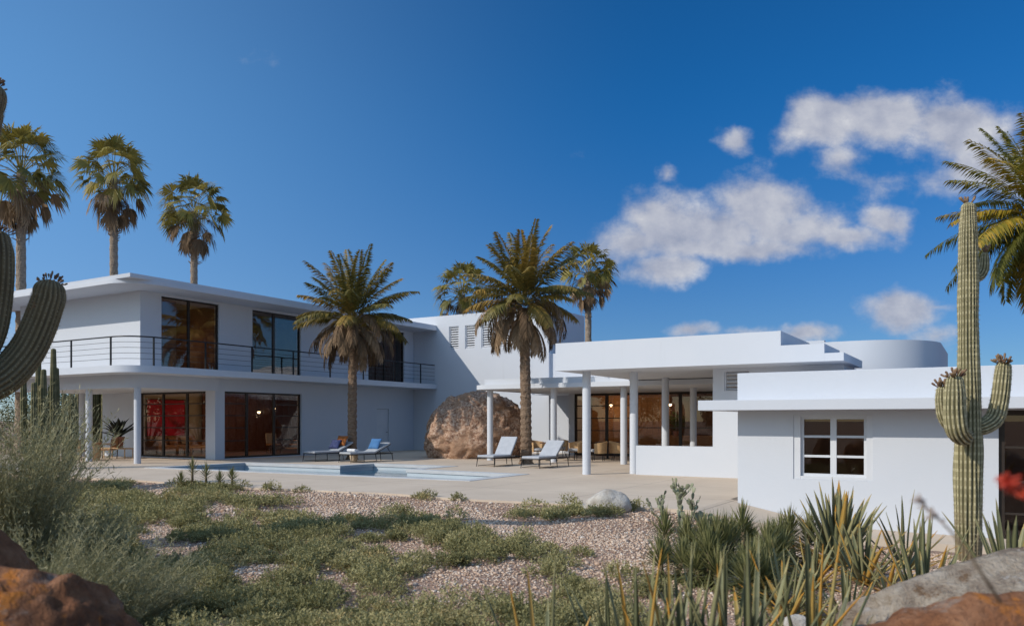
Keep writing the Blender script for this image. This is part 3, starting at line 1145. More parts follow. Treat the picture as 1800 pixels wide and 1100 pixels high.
# ------------------------------------------------------------------ cacti
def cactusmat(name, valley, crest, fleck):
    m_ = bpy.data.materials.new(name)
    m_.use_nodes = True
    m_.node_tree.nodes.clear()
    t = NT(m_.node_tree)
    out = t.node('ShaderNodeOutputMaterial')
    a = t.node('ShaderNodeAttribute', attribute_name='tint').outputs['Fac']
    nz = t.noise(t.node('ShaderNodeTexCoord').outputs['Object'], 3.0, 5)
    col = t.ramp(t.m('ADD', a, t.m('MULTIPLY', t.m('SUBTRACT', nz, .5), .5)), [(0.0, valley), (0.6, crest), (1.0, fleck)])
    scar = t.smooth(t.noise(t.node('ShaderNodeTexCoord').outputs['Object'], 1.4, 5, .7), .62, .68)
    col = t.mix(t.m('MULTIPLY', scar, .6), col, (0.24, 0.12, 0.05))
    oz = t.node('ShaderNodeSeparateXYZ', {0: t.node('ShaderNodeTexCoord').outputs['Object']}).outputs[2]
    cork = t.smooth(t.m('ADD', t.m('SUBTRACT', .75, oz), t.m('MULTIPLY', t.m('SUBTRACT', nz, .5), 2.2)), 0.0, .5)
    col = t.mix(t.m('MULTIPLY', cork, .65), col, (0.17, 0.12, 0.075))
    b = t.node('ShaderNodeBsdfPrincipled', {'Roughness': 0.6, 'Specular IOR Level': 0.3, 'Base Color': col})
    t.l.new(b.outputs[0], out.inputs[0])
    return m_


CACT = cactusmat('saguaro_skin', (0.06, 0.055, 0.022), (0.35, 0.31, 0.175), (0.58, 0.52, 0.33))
CACTD = cactusmat('dark_cactus_skin', (0.115, 0.082, 0.038), (0.25, 0.185, 0.092), (0.26, 0.21, 0.115))
CACTG = cactusmat('green_cactus_skin', (0.06, 0.06, 0.025), (0.17, 0.155, 0.07), (0.30, 0.25, 0.13))
FRUITM = mat('cactus_fruit', (0.12, 0.06, 0.04), (0.30, 0.20, 0.11), 9.0, rough=.7)


def smooth_path(ctrl, n):
    """Catmull-Rom through control points (x, y, z, r)"""
    c = [np.array(p, float) for p in ctrl]
    c = [2 * c[0] - c[1]] + c + [2 * c[-1] - c[-2]]
    out = []
    seg = len(c) - 3
    for i in range(n + 1):
        u = min(i / n * seg, seg - 1e-9)
        k = int(u)
        f = u - k
        p0, p1, p2, p3 = c[k:k + 4]
        out.append(.5 * (2 * p1 + (p2 - p0) * f + (2 * p0 - 5 * p1 + 4 * p2 - p3) * f * f + (3 * p1 - p0 - 3 * p2 + p3) * f ** 3))
    return out


def cactus_limb(mb, ctrl, ribs=16, depth=.17, step=.035, areole=3):
    ln = sum(math.dist(ctrl[i][:3], ctrl[i + 1][:3]) for i in range(len(ctrl) - 1))
    n = max(12, int(ln / step))
    path = smooth_path(ctrl, n)
    r_end = path[-1][3]
    tip_d = Vector(path[-1][:3]) - Vector(path[-2][:3])
    tip_d.normalize()
    for k in range(1, 8):
        a = k / 8 * math.pi / 2
        q = Vector(path[n][:3]) + tip_d * (r_end * math.sin(a) * .9)
        path.append(np.array([*q, r_end * math.cos(a)]))
    seg = ribs * 4
    v = []
    up = None
    pts = [Vector(p[:3]) for p in path]
    for i, p in enumerate(pts):
        d = (pts[min(i + 1, len(pts) - 1)] - pts[max(i - 1, 0)]).normalized()
        if up is None:
            up = Vector((1, 0, 0)) if abs(d.x) < .9 else Vector((0, 1, 0))
        a = (up - d * up.dot(d)).normalized()
        up = a
        b = d.cross(a)
        r_ = path[i][3]
        for k in range(seg):
            th = 2 * math.pi * k / seg
            q = k % 4
            rad = r_ * (1 + depth * (1.0, .35, -.75, .35)[q] * (1 + .25 * math.sin(i * .19 + (k // 4) * 2.3)) + .02 * math.sin(i * .31 + (k // 4) * 1.7))
            v.append(p + a * (math.cos(th) * rad) + b * (math.sin(th) * rad))
    f, tt = [], []
    k0 = mb.n
    for i in range(len(pts) - 1):
        for k in range(seg):
            k2 = (k + 1) % seg
            q = k % 4
            crest = q in (3, 0)
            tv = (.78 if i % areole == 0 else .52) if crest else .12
            f.append((i * seg + k, i * seg + k2, (i + 1) * seg + k2, (i + 1) * seg + k))
            tt.append(tv)
    f.append(tuple(range((len(pts) - 1) * seg, len(pts) * seg)))
    tt.append(.7)
    mb.v.extend(tuple(p) for p in v)
    mb.f.extend(tuple(j + k0 for j in q) for q in f)
    mb.a.extend(tt)
    mb.n += len(v)


def cactus_spines(mb, ctrl, ribs, step, ln_, rr, depth=.16):
    """spine tufts along the ribs"""
    L = sum(math.dist(ctrl[i][:3], ctrl[i + 1][:3]) for i in range(len(ctrl) - 1))
    n = max(8, int(L / step))
    path = smooth_path(ctrl, n)
    up = None
    pts = [Vector(p[:3]) for p in path]
    for i, p in enumerate(pts):
        d = (pts[min(i + 1, n)] - pts[max(i - 1, 0)]).normalized()
        if up is None:
            up = Vector((1, 0, 0)) if abs(d.x) < .9 else Vector((0, 1, 0))
        a = (up - d * up.dot(d)).normalized()
        up = a
        b = d.cross(a)
        for k in range(ribs):
            th = 2 * math.pi * k / ribs
            o = a * math.cos(th) + b * math.sin(th)
            q = p + o * path[i][3] * (1 + depth * .97)
            tg = d.cross(o)
            for j in range(5):
                dd = (o * rr.uniform(.3, 1) + d * rr.uniform(-1, 1) + tg * rr.uniform(-1, 1)).normalized()
                s_ = dd.cross(o)
                s_ = s_.normalized() * .0018 if s_.length > 1e-4 else tg * .0018
                mb.add([q - s_, q + s_, q + dd * ln_ * rr.uniform(.6, 1.2)], [(0, 1, 2)], 0)


SPINEM = mat('cactus_spine', (0.50, 0.44, 0.30), (0.36, 0.30, 0.19), 30, rough=.6)


def fruits(parent, off, tip, axis, r_, n, rr, size=.05):
    """stalked fruits round the tip, each a piece of its own"""
    axis = axis.normalized()
    a = axis.orthogonal().normalized()
    b = axis.cross(a)
    for k in range(n):
        th = rr.uniform(0, 6.28)
        e = rr.uniform(.1, 1.1)
        d = axis * math.cos(e) + (a * math.cos(th) + b * math.sin(th)) * math.sin(e)
        q = tip + (a * math.cos(th) + b * math.sin(th)) * r_ * math.sin(e) * .95 + axis * r_ * (math.cos(e) - .5) * .8
        L_ = size * rr.uniform(.8, 1.9)
        mb = MB()
        mb.tube([q, q + d * L_ * .6, q + d * L_ * 1.1, q + d * L_ * 1.6, q + d * L_ * 1.75], [size * .16, size * .18, size * .38, size * .36, size * .08], 6, True)
        part('fruit', mb, FRUITM, parent, off, smooth='all')


def V3(px, py, D):
    p = PD(px, D)
    return (p.x, p.y, zpx(py, D))


# tall saguaro in front of the guest house
D0 = 11.6
sb = PD(1702, D0)
sag = thing('saguaro_cactus', 'tall ribbed saguaro with three upturned arms in front of the guest house wall', 'cactus', (sb.x, sb.y, -.45))
SO = (sb.x, sb.y, -.45)
K = D0 / FPX
limbs = [
    ('trunk', [(*V3(1702, 985, D0), 17 * K), (*V3(1702, 900, D0), 19 * K), (*V3(1702, 800, D0), 19.5 * K), (*V3(1703, 700, D0), 16.5 * K), (*V3(1702, 600, D0), 14.5 * K), (*V3(1702, 500, D0), 14 * K), (*V3(1702, 420, D0), 13 * K), (*V3(1702, 365, D0), 10 * K)], 18),
    ('arm', [(*V3(1702, 765, D0 - .1), 8 * K), (*V3(1693, 768, D0 - .3), 13 * K), (*V3(1682, 755, D0 - .42), 15 * K), (*V3(1678, 725, D0 - .44), 15 * K), (*V3(1678, 690, D0 - .44), 14 * K), (*V3(1678, 670, D0 - .44), 11.5 * K)], 14),
    ('arm', [(*V3(1694, 752, D0 - .05), 6 * K), (*V3(1672, 748, D0 - .12), 9 * K), (*V3(1660, 730, D0 - .15), 10 * K), (*V3(1656, 705, D0 - .15), 9.5 * K), (*V3(1656, 686, D0 - .15), 8 * K)], 12),
    ('arm', [(*V3(1706, 752, D0), 9 * K), (*V3(1728, 750, D0 - .05), 12 * K), (*V3(1748, 735, D0 - .05), 13 * K), (*V3(1757, 705, D0 - .05), 12.5 * K), (*V3(1762, 665, D0 - .05), 12 * K), (*V3(1764, 645, D0 - .05), 10.5 * K)], 14),
    ('arm', [(*V3(1706, 488, D0 + .15), 4 * K), (*V3(1720, 488, D0 + .2), 7 * K), (*V3(1729, 476, D0 + .2), 7.5 * K), (*V3(1731, 460, D0 + .2), 7 * K), (*V3(1731, 448, D0 + .2), 5.5 * K)], 10),
]
rr = random.Random(5)
for nm, ctrl, rb in limbs:
    mb = MB()
    cactus_limb(mb, ctrl, rb)
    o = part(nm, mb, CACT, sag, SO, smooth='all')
    mb = MB()
    cactus_spines(mb, ctrl, rb, .055, .028, rr)
    part('spines', mb, SPINEM, o, SO)
    tip = Vector(ctrl[-1][:3])
    fruits(o, SO, tip + Vector((0, 0, ctrl[-1][3] * .5)), Vector((0, 0, 1)), ctrl[-1][3] * 1.05, {'trunk': 12}.get(nm, 26 if rb > 11 else 8), rr, .042)

# big saguaro at the left edge, close to the camera: its trunk stands just outside the picture
D1 = 10.0
lb = PD(-95, D1)
LO_ = (lb.x, lb.y, -.15)
sagl = thing('saguaro_cactus', 'dark close saguaro at the left edge with a thick arm curving up', 'cactus', LO_)
K = D1 / FPX
limbs = [
    ('trunk', [(*V3(-95, 960, D1), 42 * K), (*V3(-95, 850, D1), 46 * K), (*V3(-92, 600, D1), 44 * K), (*V3(-74, 400, D1), 38 * K), (*V3(-40, 240, D1), 30 * K), (*V3(-18, 165, D1), 24 * K)], 20),
    ('arm', [(*V3(-85, 690, D1), 26 * K), (*V3(-45, 688, D1 + .3), 28 * K), (*V3(4, 664, D1 + .55), 29 * K), (*V3(44, 622, D1 + .75), 29 * K), (*V3(68, 575, D1 + .85), 28 * K), (*V3(84, 530, D1 + .9), 27 * K), (*V3(87, 512, D1 + .9), 25 * K)], 20),
    ('arm', [(*V3(-80, 640, D1 + .2), 20 * K), (*V3(-45, 630, D1 + .4), 24 * K), (*V3(-20, 590, D1 + .5), 25 * K), (*V3(-7, 520, D1 + .55), 25 * K), (*V3(-3, 450, D1 + .55), 24 * K), (*V3(-4, 422, D1 + .55), 20 * K)], 16),
]
for nm, ctrl, rb in limbs:
    mb = MB()
    cactus_limb(mb, ctrl, rb, depth=.09, step=.03)
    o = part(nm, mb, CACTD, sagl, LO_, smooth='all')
    mb = MB()
    cactus_spines(mb, ctrl, rb, .045, .03, rr, depth=.09)
    part('spines', mb, SPINEM, o, LO_)
    ax = Vector(ctrl[-1][:3]) - Vector(ctrl[-2][:3])
    fruits(o, LO_, Vector(ctrl[-1][:3]) + ax.normalized() * ctrl[-1][3] * .6, ax, ctrl[-1][3] * 1.05, 30, rr, .034)


def organ_pipe(px, pybase, D, label, seed, n, h, r_=.09, mt=None, spread=.5, name='organ_pipe_cactus'):
    rr = random.Random(seed)
    b = PD(px, D)
    O = (b.x, b.y, 0)
    th = thing(name, label, 'cactus', O, 0, 'column cacti at the left of the house')
    for k in range(n):
        a = rr.uniform(0, 6.28)
        q = spread * rr.uniform(.25, 1)
        hh = h * rr.uniform(.55, 1.0)
        mb = MB()
        x0, y0 = .15 * math.cos(a), .15 * math.sin(a)
        x1, y1 = q * math.cos(a), q * math.sin(a)
        cactus_limb(mb, [(x0, y0, -.1, r_ * .8), (x1 * .7, y1 * .7, hh * .15, r_), (x1, y1, hh * .4, r_ * 1.05), (x1 * 1.05, y1 * 1.05, hh * .75, r_), (x1 * 1.05, y1 * 1.05, hh, r_ * .75)], 9, depth=.2, step=.09)
        part('stem', mb, mt or CACTG, th, smooth='all')
    return th


organ_pipe(84, 800, 19.5, 'clump of ribbed column cactus stems beside the near left bush', 61, 13, 3.35, .065, spread=.62)
organ_pipe(112, 800, 27.0, 'green column cactus clump left of the porch columns', 62, 8, 2.5, .065, spread=.6)
organ_pipe(172, 800, 47.0, 'tall green column cactus seen through the porch behind the house', 63, 9, 4.6, .16, spread=1.1)

# ------------------------------------------------------------------ agaves, yuccas and other garden plants
AGAVE = leafmat('agave_leaf', [(0.0, (0.07, 0.078, 0.036)), (0.35, (0.20, 0.20, 0.098)), (0.62, (0.32, 0.295, 0.15)), (0.8, (0.40, 0.29, 0.09)), (1.0, (0.50, 0.25, 0.04))], trans=.08, rough=.5)
YUCCA = leafmat('yucca_leaf', [(0.0, (0.09, 0.10, 0.036)), (0.5, (0.20, 0.20, 0.08)), (0.85, (0.33, 0.30, 0.135)), (1.0, (0.42, 0.29, 0.10))], trans=.15)
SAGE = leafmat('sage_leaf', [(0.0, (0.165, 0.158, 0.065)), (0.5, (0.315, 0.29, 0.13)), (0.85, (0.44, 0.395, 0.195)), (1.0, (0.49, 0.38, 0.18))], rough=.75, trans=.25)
WISPY = leafmat('wispy_leaf', [(0.0, (0.18, 0.17, 0.085)), (0.5, (0.33, 0.305, 0.165)), (1.0, (0.47, 0.42, 0.25))], rough=.75, trans=.25)
STEMM = mat('plant_stem', (0.16, 0.115, 0.07), (0.24, 0.18, 0.11), 8, rough=.9)


def agave_leaf(mb, az, el, L, wd, curl, tint, rr, base=(0, 0, 0), edge=.88, nseg=9):
    h = Vector((math.cos(az), math.sin(az), 0))
    sd = Vector((-math.sin(az), math.cos(az), 0))
    p = Vector(base)
    rows = []
    for i in range(nseg + 1):
        s = i / nseg
        e = el - curl * s
        d = h * math.cos(e) + Z * math.sin(e)
        up = -h * math.sin(e) + Z * math.cos(e)
        prof = wd * (0.62 + .9 * s - 0.3 * s * s) * (1 - s ** 2.2) ** .75 + .0015
        dp = prof * .38
        rows.append([p - sd * prof + up * dp, p - sd * prof * .8 + up * dp * .72, p.copy(), p + sd * prof * .8 + up * dp * .72, p + sd * prof + up * dp, p - up * (prof * .22 + .002)])
        p = p + d * (L / nseg)
    v = [q for r_ in rows for q in r_]
    for i in range(nseg):
        a, b = i * 6, (i + 1) * 6
        fs = [(a, a + 1, b + 1, b), (a + 1, a + 2, b + 2, b + 1), (a + 2, a + 3, b + 3, b + 2), (a + 3, a + 4, b + 4, b + 3), (a + 4, a + 5, b + 5, b + 4), (a + 5, a, b, b + 5)]
        if i == 0:
            k0 = mb.n
            mb.v.extend(tuple(q) for q in v)
            mb.n += len(v)
        tj = rr.uniform(-.05, .05)
        for j, q in enumerate(fs):
            mb.f.append(tuple(x + k0 for x in q))
            mb.a.append(min(1, max(0, (edge if j in (0, 3) else tint) + tj + (.25 if i == nseg - 1 else 0))))


def agave(P, label, seed, n=26, L=.8, wd=.05, lo=25, hi=88, curl=.25, tint=.4, edge=.86, group='agaves in the garden', name='agave', dead=.15, ndead=0):
    rr = random.Random(seed)
    th = thing(name, label, 'agave', tuple(P), 0, group)
    mb = MB()
    for k in range(n):
        s = (k + .5) / n
        az = k * 2.39996 + rr.uniform(-.3, .3)
        el = R(hi - (hi - lo) * s + rr.uniform(-7, 7))
        tt = tint + rr.uniform(-.25, .2)
        if rr.random() < dead * (s + .3):
            tt = rr.uniform(.75, 1.0)
        agave_leaf(mb, az, el, L * rr.uniform(.75, 1.1) * (1 - .2 * s), wd * rr.uniform(.85, 1.15), curl * rr.uniform(-.4, 1.3), tt, rr, base=(.03 * math.cos(az), .03 * math.sin(az), -.03), edge=edge)
    for k in range(ndead):
        az = rr.uniform(0, 6.28)
        agave_leaf(mb, az, R(rr.uniform(0, 45)), L * rr.uniform(.4, .8), wd * .55, rr.uniform(-.3, .9), rr.uniform(.72, 1), rr, base=(.04 * math.cos(az), .04 * math.sin(az), 0), edge=.95)
    part('leaves', mb, AGAVE, th, smooth='all')
    return th


def gz(p):
    p.z = float(hgt(p.x, p.y))
    return p


def yucca(P, label, seed, heads=4, hh=.35, L=.32, nl=110, group='yuccas in the garden', sp=.2):
    rr = random.Random(seed)
    th = thing('yucca', label, 'yucca', tuple(P), 0, group)
    st, lf = MB(), MB()
    for k in range(heads):
        a = rr.uniform(0, 6.28)
        q = sp * rr.uniform(.1, 1) if heads > 1 else 0
        x, y, z = q * math.cos(a), q * math.sin(a), hh * rr.uniform(.45, 1.1)
        st.tube([(x * .4, y * .4, -.05), (x * .8, y * .8, z * .6), (x, y, z)], [.035, .03, .025], 7)
        for j in range(nl):
            s = (j + .5) / nl
            az = j * 2.39996
            el = R(88 - 120 * s + rr.uniform(-8, 8))
            d = Vector((math.cos(az) * math.cos(el), math.sin(az) * math.cos(el), math.sin(el)))
            b = Vector((x, y, z - z * .75 * s)) + d * .02
            l = L * rr.uniform(.75, 1.1) * (1 - .3 * s)
            sd = d.cross(Z)
            sd = sd.normalized() * .010 if sd.length > 1e-3 else Vector((.009, 0, 0))
            m_ = b + d * l * .4
            tip = b + d * l - Z * l * .12
            lf.add([b, m_ + sd, tip, m_ - sd], [(0, 1, 2, 3)], min(1, max(0, .5 - .35 * s + rr.uniform(-.25, .3) + (.35 if s > .85 else 0))))
    part('stem', st, STEMM, th, smooth='all')
    part('leaves', lf, YUCCA, th)
    return th


def wispy_bush(P, label, seed, n, h, w_, group=None, mt=None, leafl=.055, wd=.0036, per=30, name='bush', sprd=50):
    rr = random.Random(seed)
    th = thing(name, label, 'bush', tuple(P), 0, group)
    st, lf = MB(), MB()
    for k in range(n):
        az = rr.uniform(0, 6.28)
        q = math.sqrt(rr.random())
        el = R(90 - sprd * q + rr.uniform(-8, 8))
        L = h * rr.uniform(.55, 1.0) * (1 - .12 * q)
        h_ = Vector((math.cos(az), math.sin(az), 0))
        p = Vector((w_ * .3 * q * math.cos(az), w_ * .3 * q * math.sin(az), 0))
        pts = [p.copy()]
        m_ = 7
        sw = rr.uniform(-.5, .5)
        for i in range(m_):
            e = el - .3 * (i / m_) * rr.uniform(.2, 1.6)
            a2 = az + sw * i / m_
            p = p + (Vector((math.cos(a2) * math.cos(e), math.sin(a2) * math.cos(e), math.sin(e)))) * (L / m_)
            pts.append(p.copy())
        t_ = rr.uniform(.15, .9)
        for i in range(m_):
            a, b = pts[i], pts[i + 1]
            sd = Vector((-math.sin(az + 1.2), math.cos(az + 1.2), 0)) * (wd * (1.3 - i / m_))
            st.add([a - sd, a + sd, b + sd * .8, b - sd * .8], [(0, 1, 2, 3)], t_)
        for j in range(per):
            s = rr.uniform(.25, 1)
            qk = s * m_
            i = min(int(qk), m_ - 1)
            b = pts[i].lerp(pts[i + 1], qk - i)
            d = (pts[i + 1] - pts[i]).normalized() * .45 + Vector((rr.uniform(-1, 1), rr.uniform(-1, 1), rr.uniform(-.3, .9))) * .8
            d.normalize()
            l = leafl * rr.uniform(.6, 1.7)
            sd = d.cross(Vector((rr.uniform(-1, 1), rr.uniform(-1, 1), rr.uniform(-1, 1))))
            sd = sd.normalized() * wd * 1.2 if sd.length > 1e-3 else Vector((wd, 0, 0))
            lf.add([b, b + d * l * .5 + sd, b + d * l, b + d * l * .5 - sd], [(0, 1, 2, 3)], min(1, max(0, t_ + rr.uniform(-.25, .25))))
    part('stems', st, mt or WISPY, th)
    part('foliage', lf, mt or WISPY, th)
    return th
# ------------------------------------------------------------------ boulders
def rockmat(name, stops, scale, bump=.6, patch=None, pscale=2.5, pth=(.55, .62), fine=30.0):
    m_ = bpy.data.materials.new(name)
    m_.use_nodes = True
    m_.node_tree.nodes.clear()
    t = NT(m_.node_tree)
    out = t.node('ShaderNodeOutputMaterial')
    b = t.node('ShaderNodeBsdfPrincipled', {'Roughness': 0.9, 'Specular IOR Level': 0.2})
    t.l.new(b.outputs[0], out.inputs[0])
    vec = t.node('ShaderNodeTexCoord').outputs['Object']
    n1 = t.noise(vec, scale, 9, .68)
    col = t.ramp(n1, stops)
    if patch:
        for i, pc in enumerate(patch):
            pm = t.smooth(t.noise(t.vm('ADD', vec, (7.3 * (i + 1), 2.1, 0)), pscale, 7, .7), *pth)
            col = t.mix(t.m('MULTIPLY', pm, .85), col, pc)
    t.set(b.inputs['Base Color'], col)
    hgt_ = t.m('ADD', t.noise(vec, fine, 6, .65), t.m('MULTIPLY', n1, 1.5))
    bn = t.node('ShaderNodeBump', {'Strength': bump, 'Distance': 0.04, 'Height': hgt_})
    t.set(b.inputs['Normal'], bn.outputs[0])
    return m_


GRANITE = rockmat('brown_granite', [(.34, (0.12, 0.062, 0.04)), (.45, (0.34, 0.20, 0.135)), (.55, (0.52, 0.355, 0.255)), (.68, (0.70, 0.57, 0.46))], 10.0, 1.0, [(0.36, 0.22, 0.14)], .7, (.5, .62), fine=16.0)
RUST = rockmat('rust_rock', [(.35, (0.12, 0.055, 0.032)), (.5, (0.27, 0.115, 0.055)), (.65, (0.40, 0.20, 0.11))], 4.0, 1.0, [(0.55, 0.19, 0.03), (0.33, 0.25, 0.20)], 2.6, (.56, .65))
GREYR = rockmat('grey_rock', [(.35, (0.22, 0.16, 0.12)), (.5, (0.41, 0.33, 0.255)), (.65, (0.55, 0.47, 0.385))], 6.0, 1.2, [(0.56, 0.52, 0.49), (0.20, 0.115, 0.06)], 3.0, (.58, .66))
PALER = rockmat('pale_rock', [(.35, (0.36, 0.31, 0.26)), (.5, (0.50, 0.46, 0.41)), (.65, (0.60, 0.56, 0.51))], 5.0, .6, [(0.40, 0.30, 0.13)], 2.5, (.58, .7))


def boulder(P, rx, ry, rz, label, seed, m_, sub=5, rough=.22, name='boulder', rz_=0.0, nsc=1.1, group=None, pw=1.0, fine=.03):
    bm = bmesh.new()
    bmesh.ops.create_icosphere(bm, subdivisions=sub, radius=1)
    o = Vector((seed * 3.7, seed * 1.3, seed * 2.1))
    for v in bm.verts:
        n = v.co.copy()
        d = 1 + rough * mnoise.fractal(n * nsc + o, 1.0, 2.0, 4) + fine * mnoise.fractal(n * 7 + o, .8, 2.0, 4)
        q = n * d
        for ax in range(5):
            pl = Vector((math.sin(seed * 5 + ax * 2.1), math.cos(seed * 3 + ax * 1.7), math.sin(ax * 2.9 + seed))).normalized()
            e = q.dot(pl) - .86
            if e > 0:
                q = q - pl * e * .75 * pw
        v.co = Vector((q.x * rx, q.y * ry, q.z * rz))
    me = bpy.data.meshes.new(name)
    bm.to_mesh(me)
    bm.free()
    me.polygons.foreach_set('use_smooth', np.ones(len(me.polygons), bool))
    me.materials.append(m_)
    ob = link(bpy.data.objects.new(name, me))
    ob.location = P
    ob.rotation_euler = (0, 0, rz_)
    return tag(ob, label, 'boulder', group)


p = PD(834, 35.7)
boulder((p.x, p.y, 1.0), 2.33, 2.1, 1.95, 'huge rounded brown granite boulder under the edge of the patio roof', 3, GRANITE, 6, .15, nsc=1.5, pw=.5, fine=.07)
p = PD(60, 3.7)
boulder((p.x - .05, p.y, .30), .56, .52, .66, 'rust brown boulder in the bottom left corner, close to the camera', 5, RUST, 5, .25, fine=.06)
p = PD(-75, 4.6)
boulder((p.x, p.y, .35), .42, .5, .66, 'brown boulder at the left edge just behind the rust boulder', 8, RUST, 5, .2)
p = PD(1735, 3.4)
boulder((p.x, p.y, .28), .78, .5, .55, 'rust boulder with orange lichen in the bottom right corner', 12, RUST, 5, .16, rz_=YAW, fine=.05)
p = PD(1815, 5.1)
boulder((p.x, p.y, .10), 1.25, .6, .64, 'grey boulder with white patches at the foot of the tall saguaro', 15, GREYR, 5, .24, rz_=YAW, fine=.07, nsc=1.6)
p = PD(1530, 4.7)
boulder((p.x, p.y, .16), .36, .25, .24, 'small grey boulder left of the white patched boulder', 18, GREYR, 4, .16, rz_=YAW)
p = PD(1400, 5.6)
boulder((p.x, p.y, .02), .17, .15, .22, 'small pale upright rock among the foreground agave leaves', 21, PALER, 4, .16)
p = gz(G(1070, 902, -.08))
boulder((p.x, p.y, p.z + .13), .40, .3, .28, 'white rock at the gravel edge by the deck', 25, PALER, 4, .14, rz_=YAW)
p = gz(G(1026, 900, -.08))
boulder((p.x, p.y, p.z + .03), .19, .15, .10, 'flat small pale rock left of the white rock', 28, PALER, 4, .14)

# ------------------------------------------------------------------ planting
agave(gz(PD(1472, 9.2)), 'largest agave, broad upright leaves with yellow edges below the guest house window', 101, 48, 1.02, .046, 50, 89, .10, .42, ndead=26)
agave(gz(PD(1622, 7.0)), 'thin leaved agave between the small grey boulder and the saguaro', 102, 18, 1.0, .026, 50, 88, .1, .35, edge=.6)
agave(gz(PD(1778, 7.4)), 'agave at the right edge behind the white patched boulder', 103, 20, 1.12, .034, 50, 86, .1, .35, edge=.6)
for px, D, n, L, wd, lab in ((1518, 8.3, 18, .80, .034, 'agave with dry orange base, just right of the broad leaved agave'),
                             (1428, 8.3, 14, .62, .026, 'short agave just left of the broad leaved agave'),
                             (1590, 9.6, 12, .95, .022, 'thin leaved agave against the guest house wall'),
                             (1645, 6.4, 13, .80, .022, 'agave with slanting leaves rising behind the grey boulder'),
                             (1385, 7.0, 14, .66, .024, 'agave among the yuccas with orange dry leaves'),
                             (1490, 6.8, 14, .58, .024, 'low agave with dry leaves left of the small grey boulder')):
    agave(gz(PD(px, D)), lab, int(px), n, L, wd, 38, 89, .15, .36, dead=.35, ndead=16, edge=.7)
agave(gz(PD(1560, 8.0)), 'sparse orange tipped agave right of the broad leaved agave', 104, 14, .6, .024, 15, 75, .3, .5, dead=.5)
for px, D, n, L, wd, lab in ((955, 4.25, 7, .95, .022, 'foreground agave with few leaves, leftmost at the bottom edge'),
                             (1180, 4.9, 14, .95, .020, 'foreground agave behind the crowded grey green one'),
                             (1275, 4.8, 14, .98, .020, 'foreground agave between the two with tall leaves'),
                             (1075, 4.6, 9, .92, .018, 'foreground agave second from the left at the bottom edge'),
                             (1125, 4.5, 14, 1.08, .023, 'foreground agave left of the yuccas with orange edged leaves'),
                             (1215, 4.3, 20, 1.10, .027, 'foreground agave with crowded grey green leaves at the bottom centre right'),
                             (1320, 4.4, 20, 1.14, .027, 'foreground agave with tall dark leaf in front of the yuccas'),
                             (1425, 4.6, 18, 1.08, .026, 'foreground agave beside the small pale upright rock')):
    agave(gz(PD(px, D)), lab, int(px), n, L, wd * .9, 50, 90, .14, .27, dead=.3, edge=.55)
for px, D, hd, hh, lab, sd in ((1345, 9.3, 2, .56, 'yucca with the tallest leafy head, left of the broad leaved agave', 1),
                               (1280, 9.0, 2, .5, 'yucca in the middle of the clump by the deck corner', 2),
                               (1225, 8.8, 3, .42, 'bushy yucca on the left of the clump, behind the foreground agaves', 3),
                               (1165, 8.4, 2, .22, 'low dense yucca at the gravel edge, leftmost of the clump', 4),
                               (1375, 8.6, 2, .42, 'yucca with drooping dark leaves next to the broad leaved agave', 5),
                               (1300, 7.6, 3, .3, 'low yucca in front of the clump with yellowing leaves', 6),
                               (1195, 9.4, 3, .34, 'yucca at the back of the clump near the prickly pear', 7), (1312, 9.7, 3, .40, 'yucca half hidden behind the tallest headed one', 8),
                               (1252, 8.1, 3, .30, 'dark yucca in the front left of the clump', 9), (1405, 9.5, 2, .40, 'yucca standing at the edge of the sloping path', 10), (1338, 8.2, 3, .28, 'broad low yucca in front of the tallest headed one', 11)):
    yucca(gz(PD(px, D)), lab, 200 + sd, hd, hh * 1.12, .36, 190, sp=.26)
for px, hh, lab, sd in ((318, .32, 'leftmost small spiky yucca at the pool deck edge', 11), (338, .62, 'tallest small yucca at the pool deck edge', 12), (362, .38, 'third small yucca from the left at the deck edge', 13),
                        (386, .42, 'fourth small yucca from the left at the deck edge', 14), (408, .42, 'rightmost small yucca at the deck edge', 15)):
    yucca(gz(PD(px, 19.6)), lab, 300 + sd, 1, hh, .33, 110, group='small yuccas along the pool deck')
agave(gz(PD(98, 21.5)), 'spiky grey agave beside the porch at the left', 130, 44, .95, .022, 5, 85, .1, .3)

wispy_bush(gz(PD(8, 8.6)), 'tall wispy olive bush at the left edge below the saguaro arm', 401, 760, 2.3, .7, 'wispy bushes at the left', sprd=24, wd=.0042)
wispy_bush(gz(PD(150, 9.4)), 'lower wispy bush in front of the column cactus', 402, 320, .85, .5, 'wispy bushes at the left', sprd=45)
wispy_bush(gz(PD(195, 6.6)), 'grey green feathery bush behind the rust boulder', 403, 460, 1.0, .6, 'wispy bushes at the left', leafl=.035, wd=.0024, per=46, sprd=55)
wispy_bush(gz(PD(60, 6.2)), 'feathery bush at the left edge behind the brown boulders', 404, 380, 1.3, .5, 'wispy bushes at the left', leafl=.038, wd=.0024, per=46)

GREENB = leafmat('dark_shrub_leaf', [(0.0, (0.025, 0.035, 0.012)), (0.5, (0.06, 0.075, 0.025)), (1.0, (0.13, 0.14, 0.05))], trans=.2)


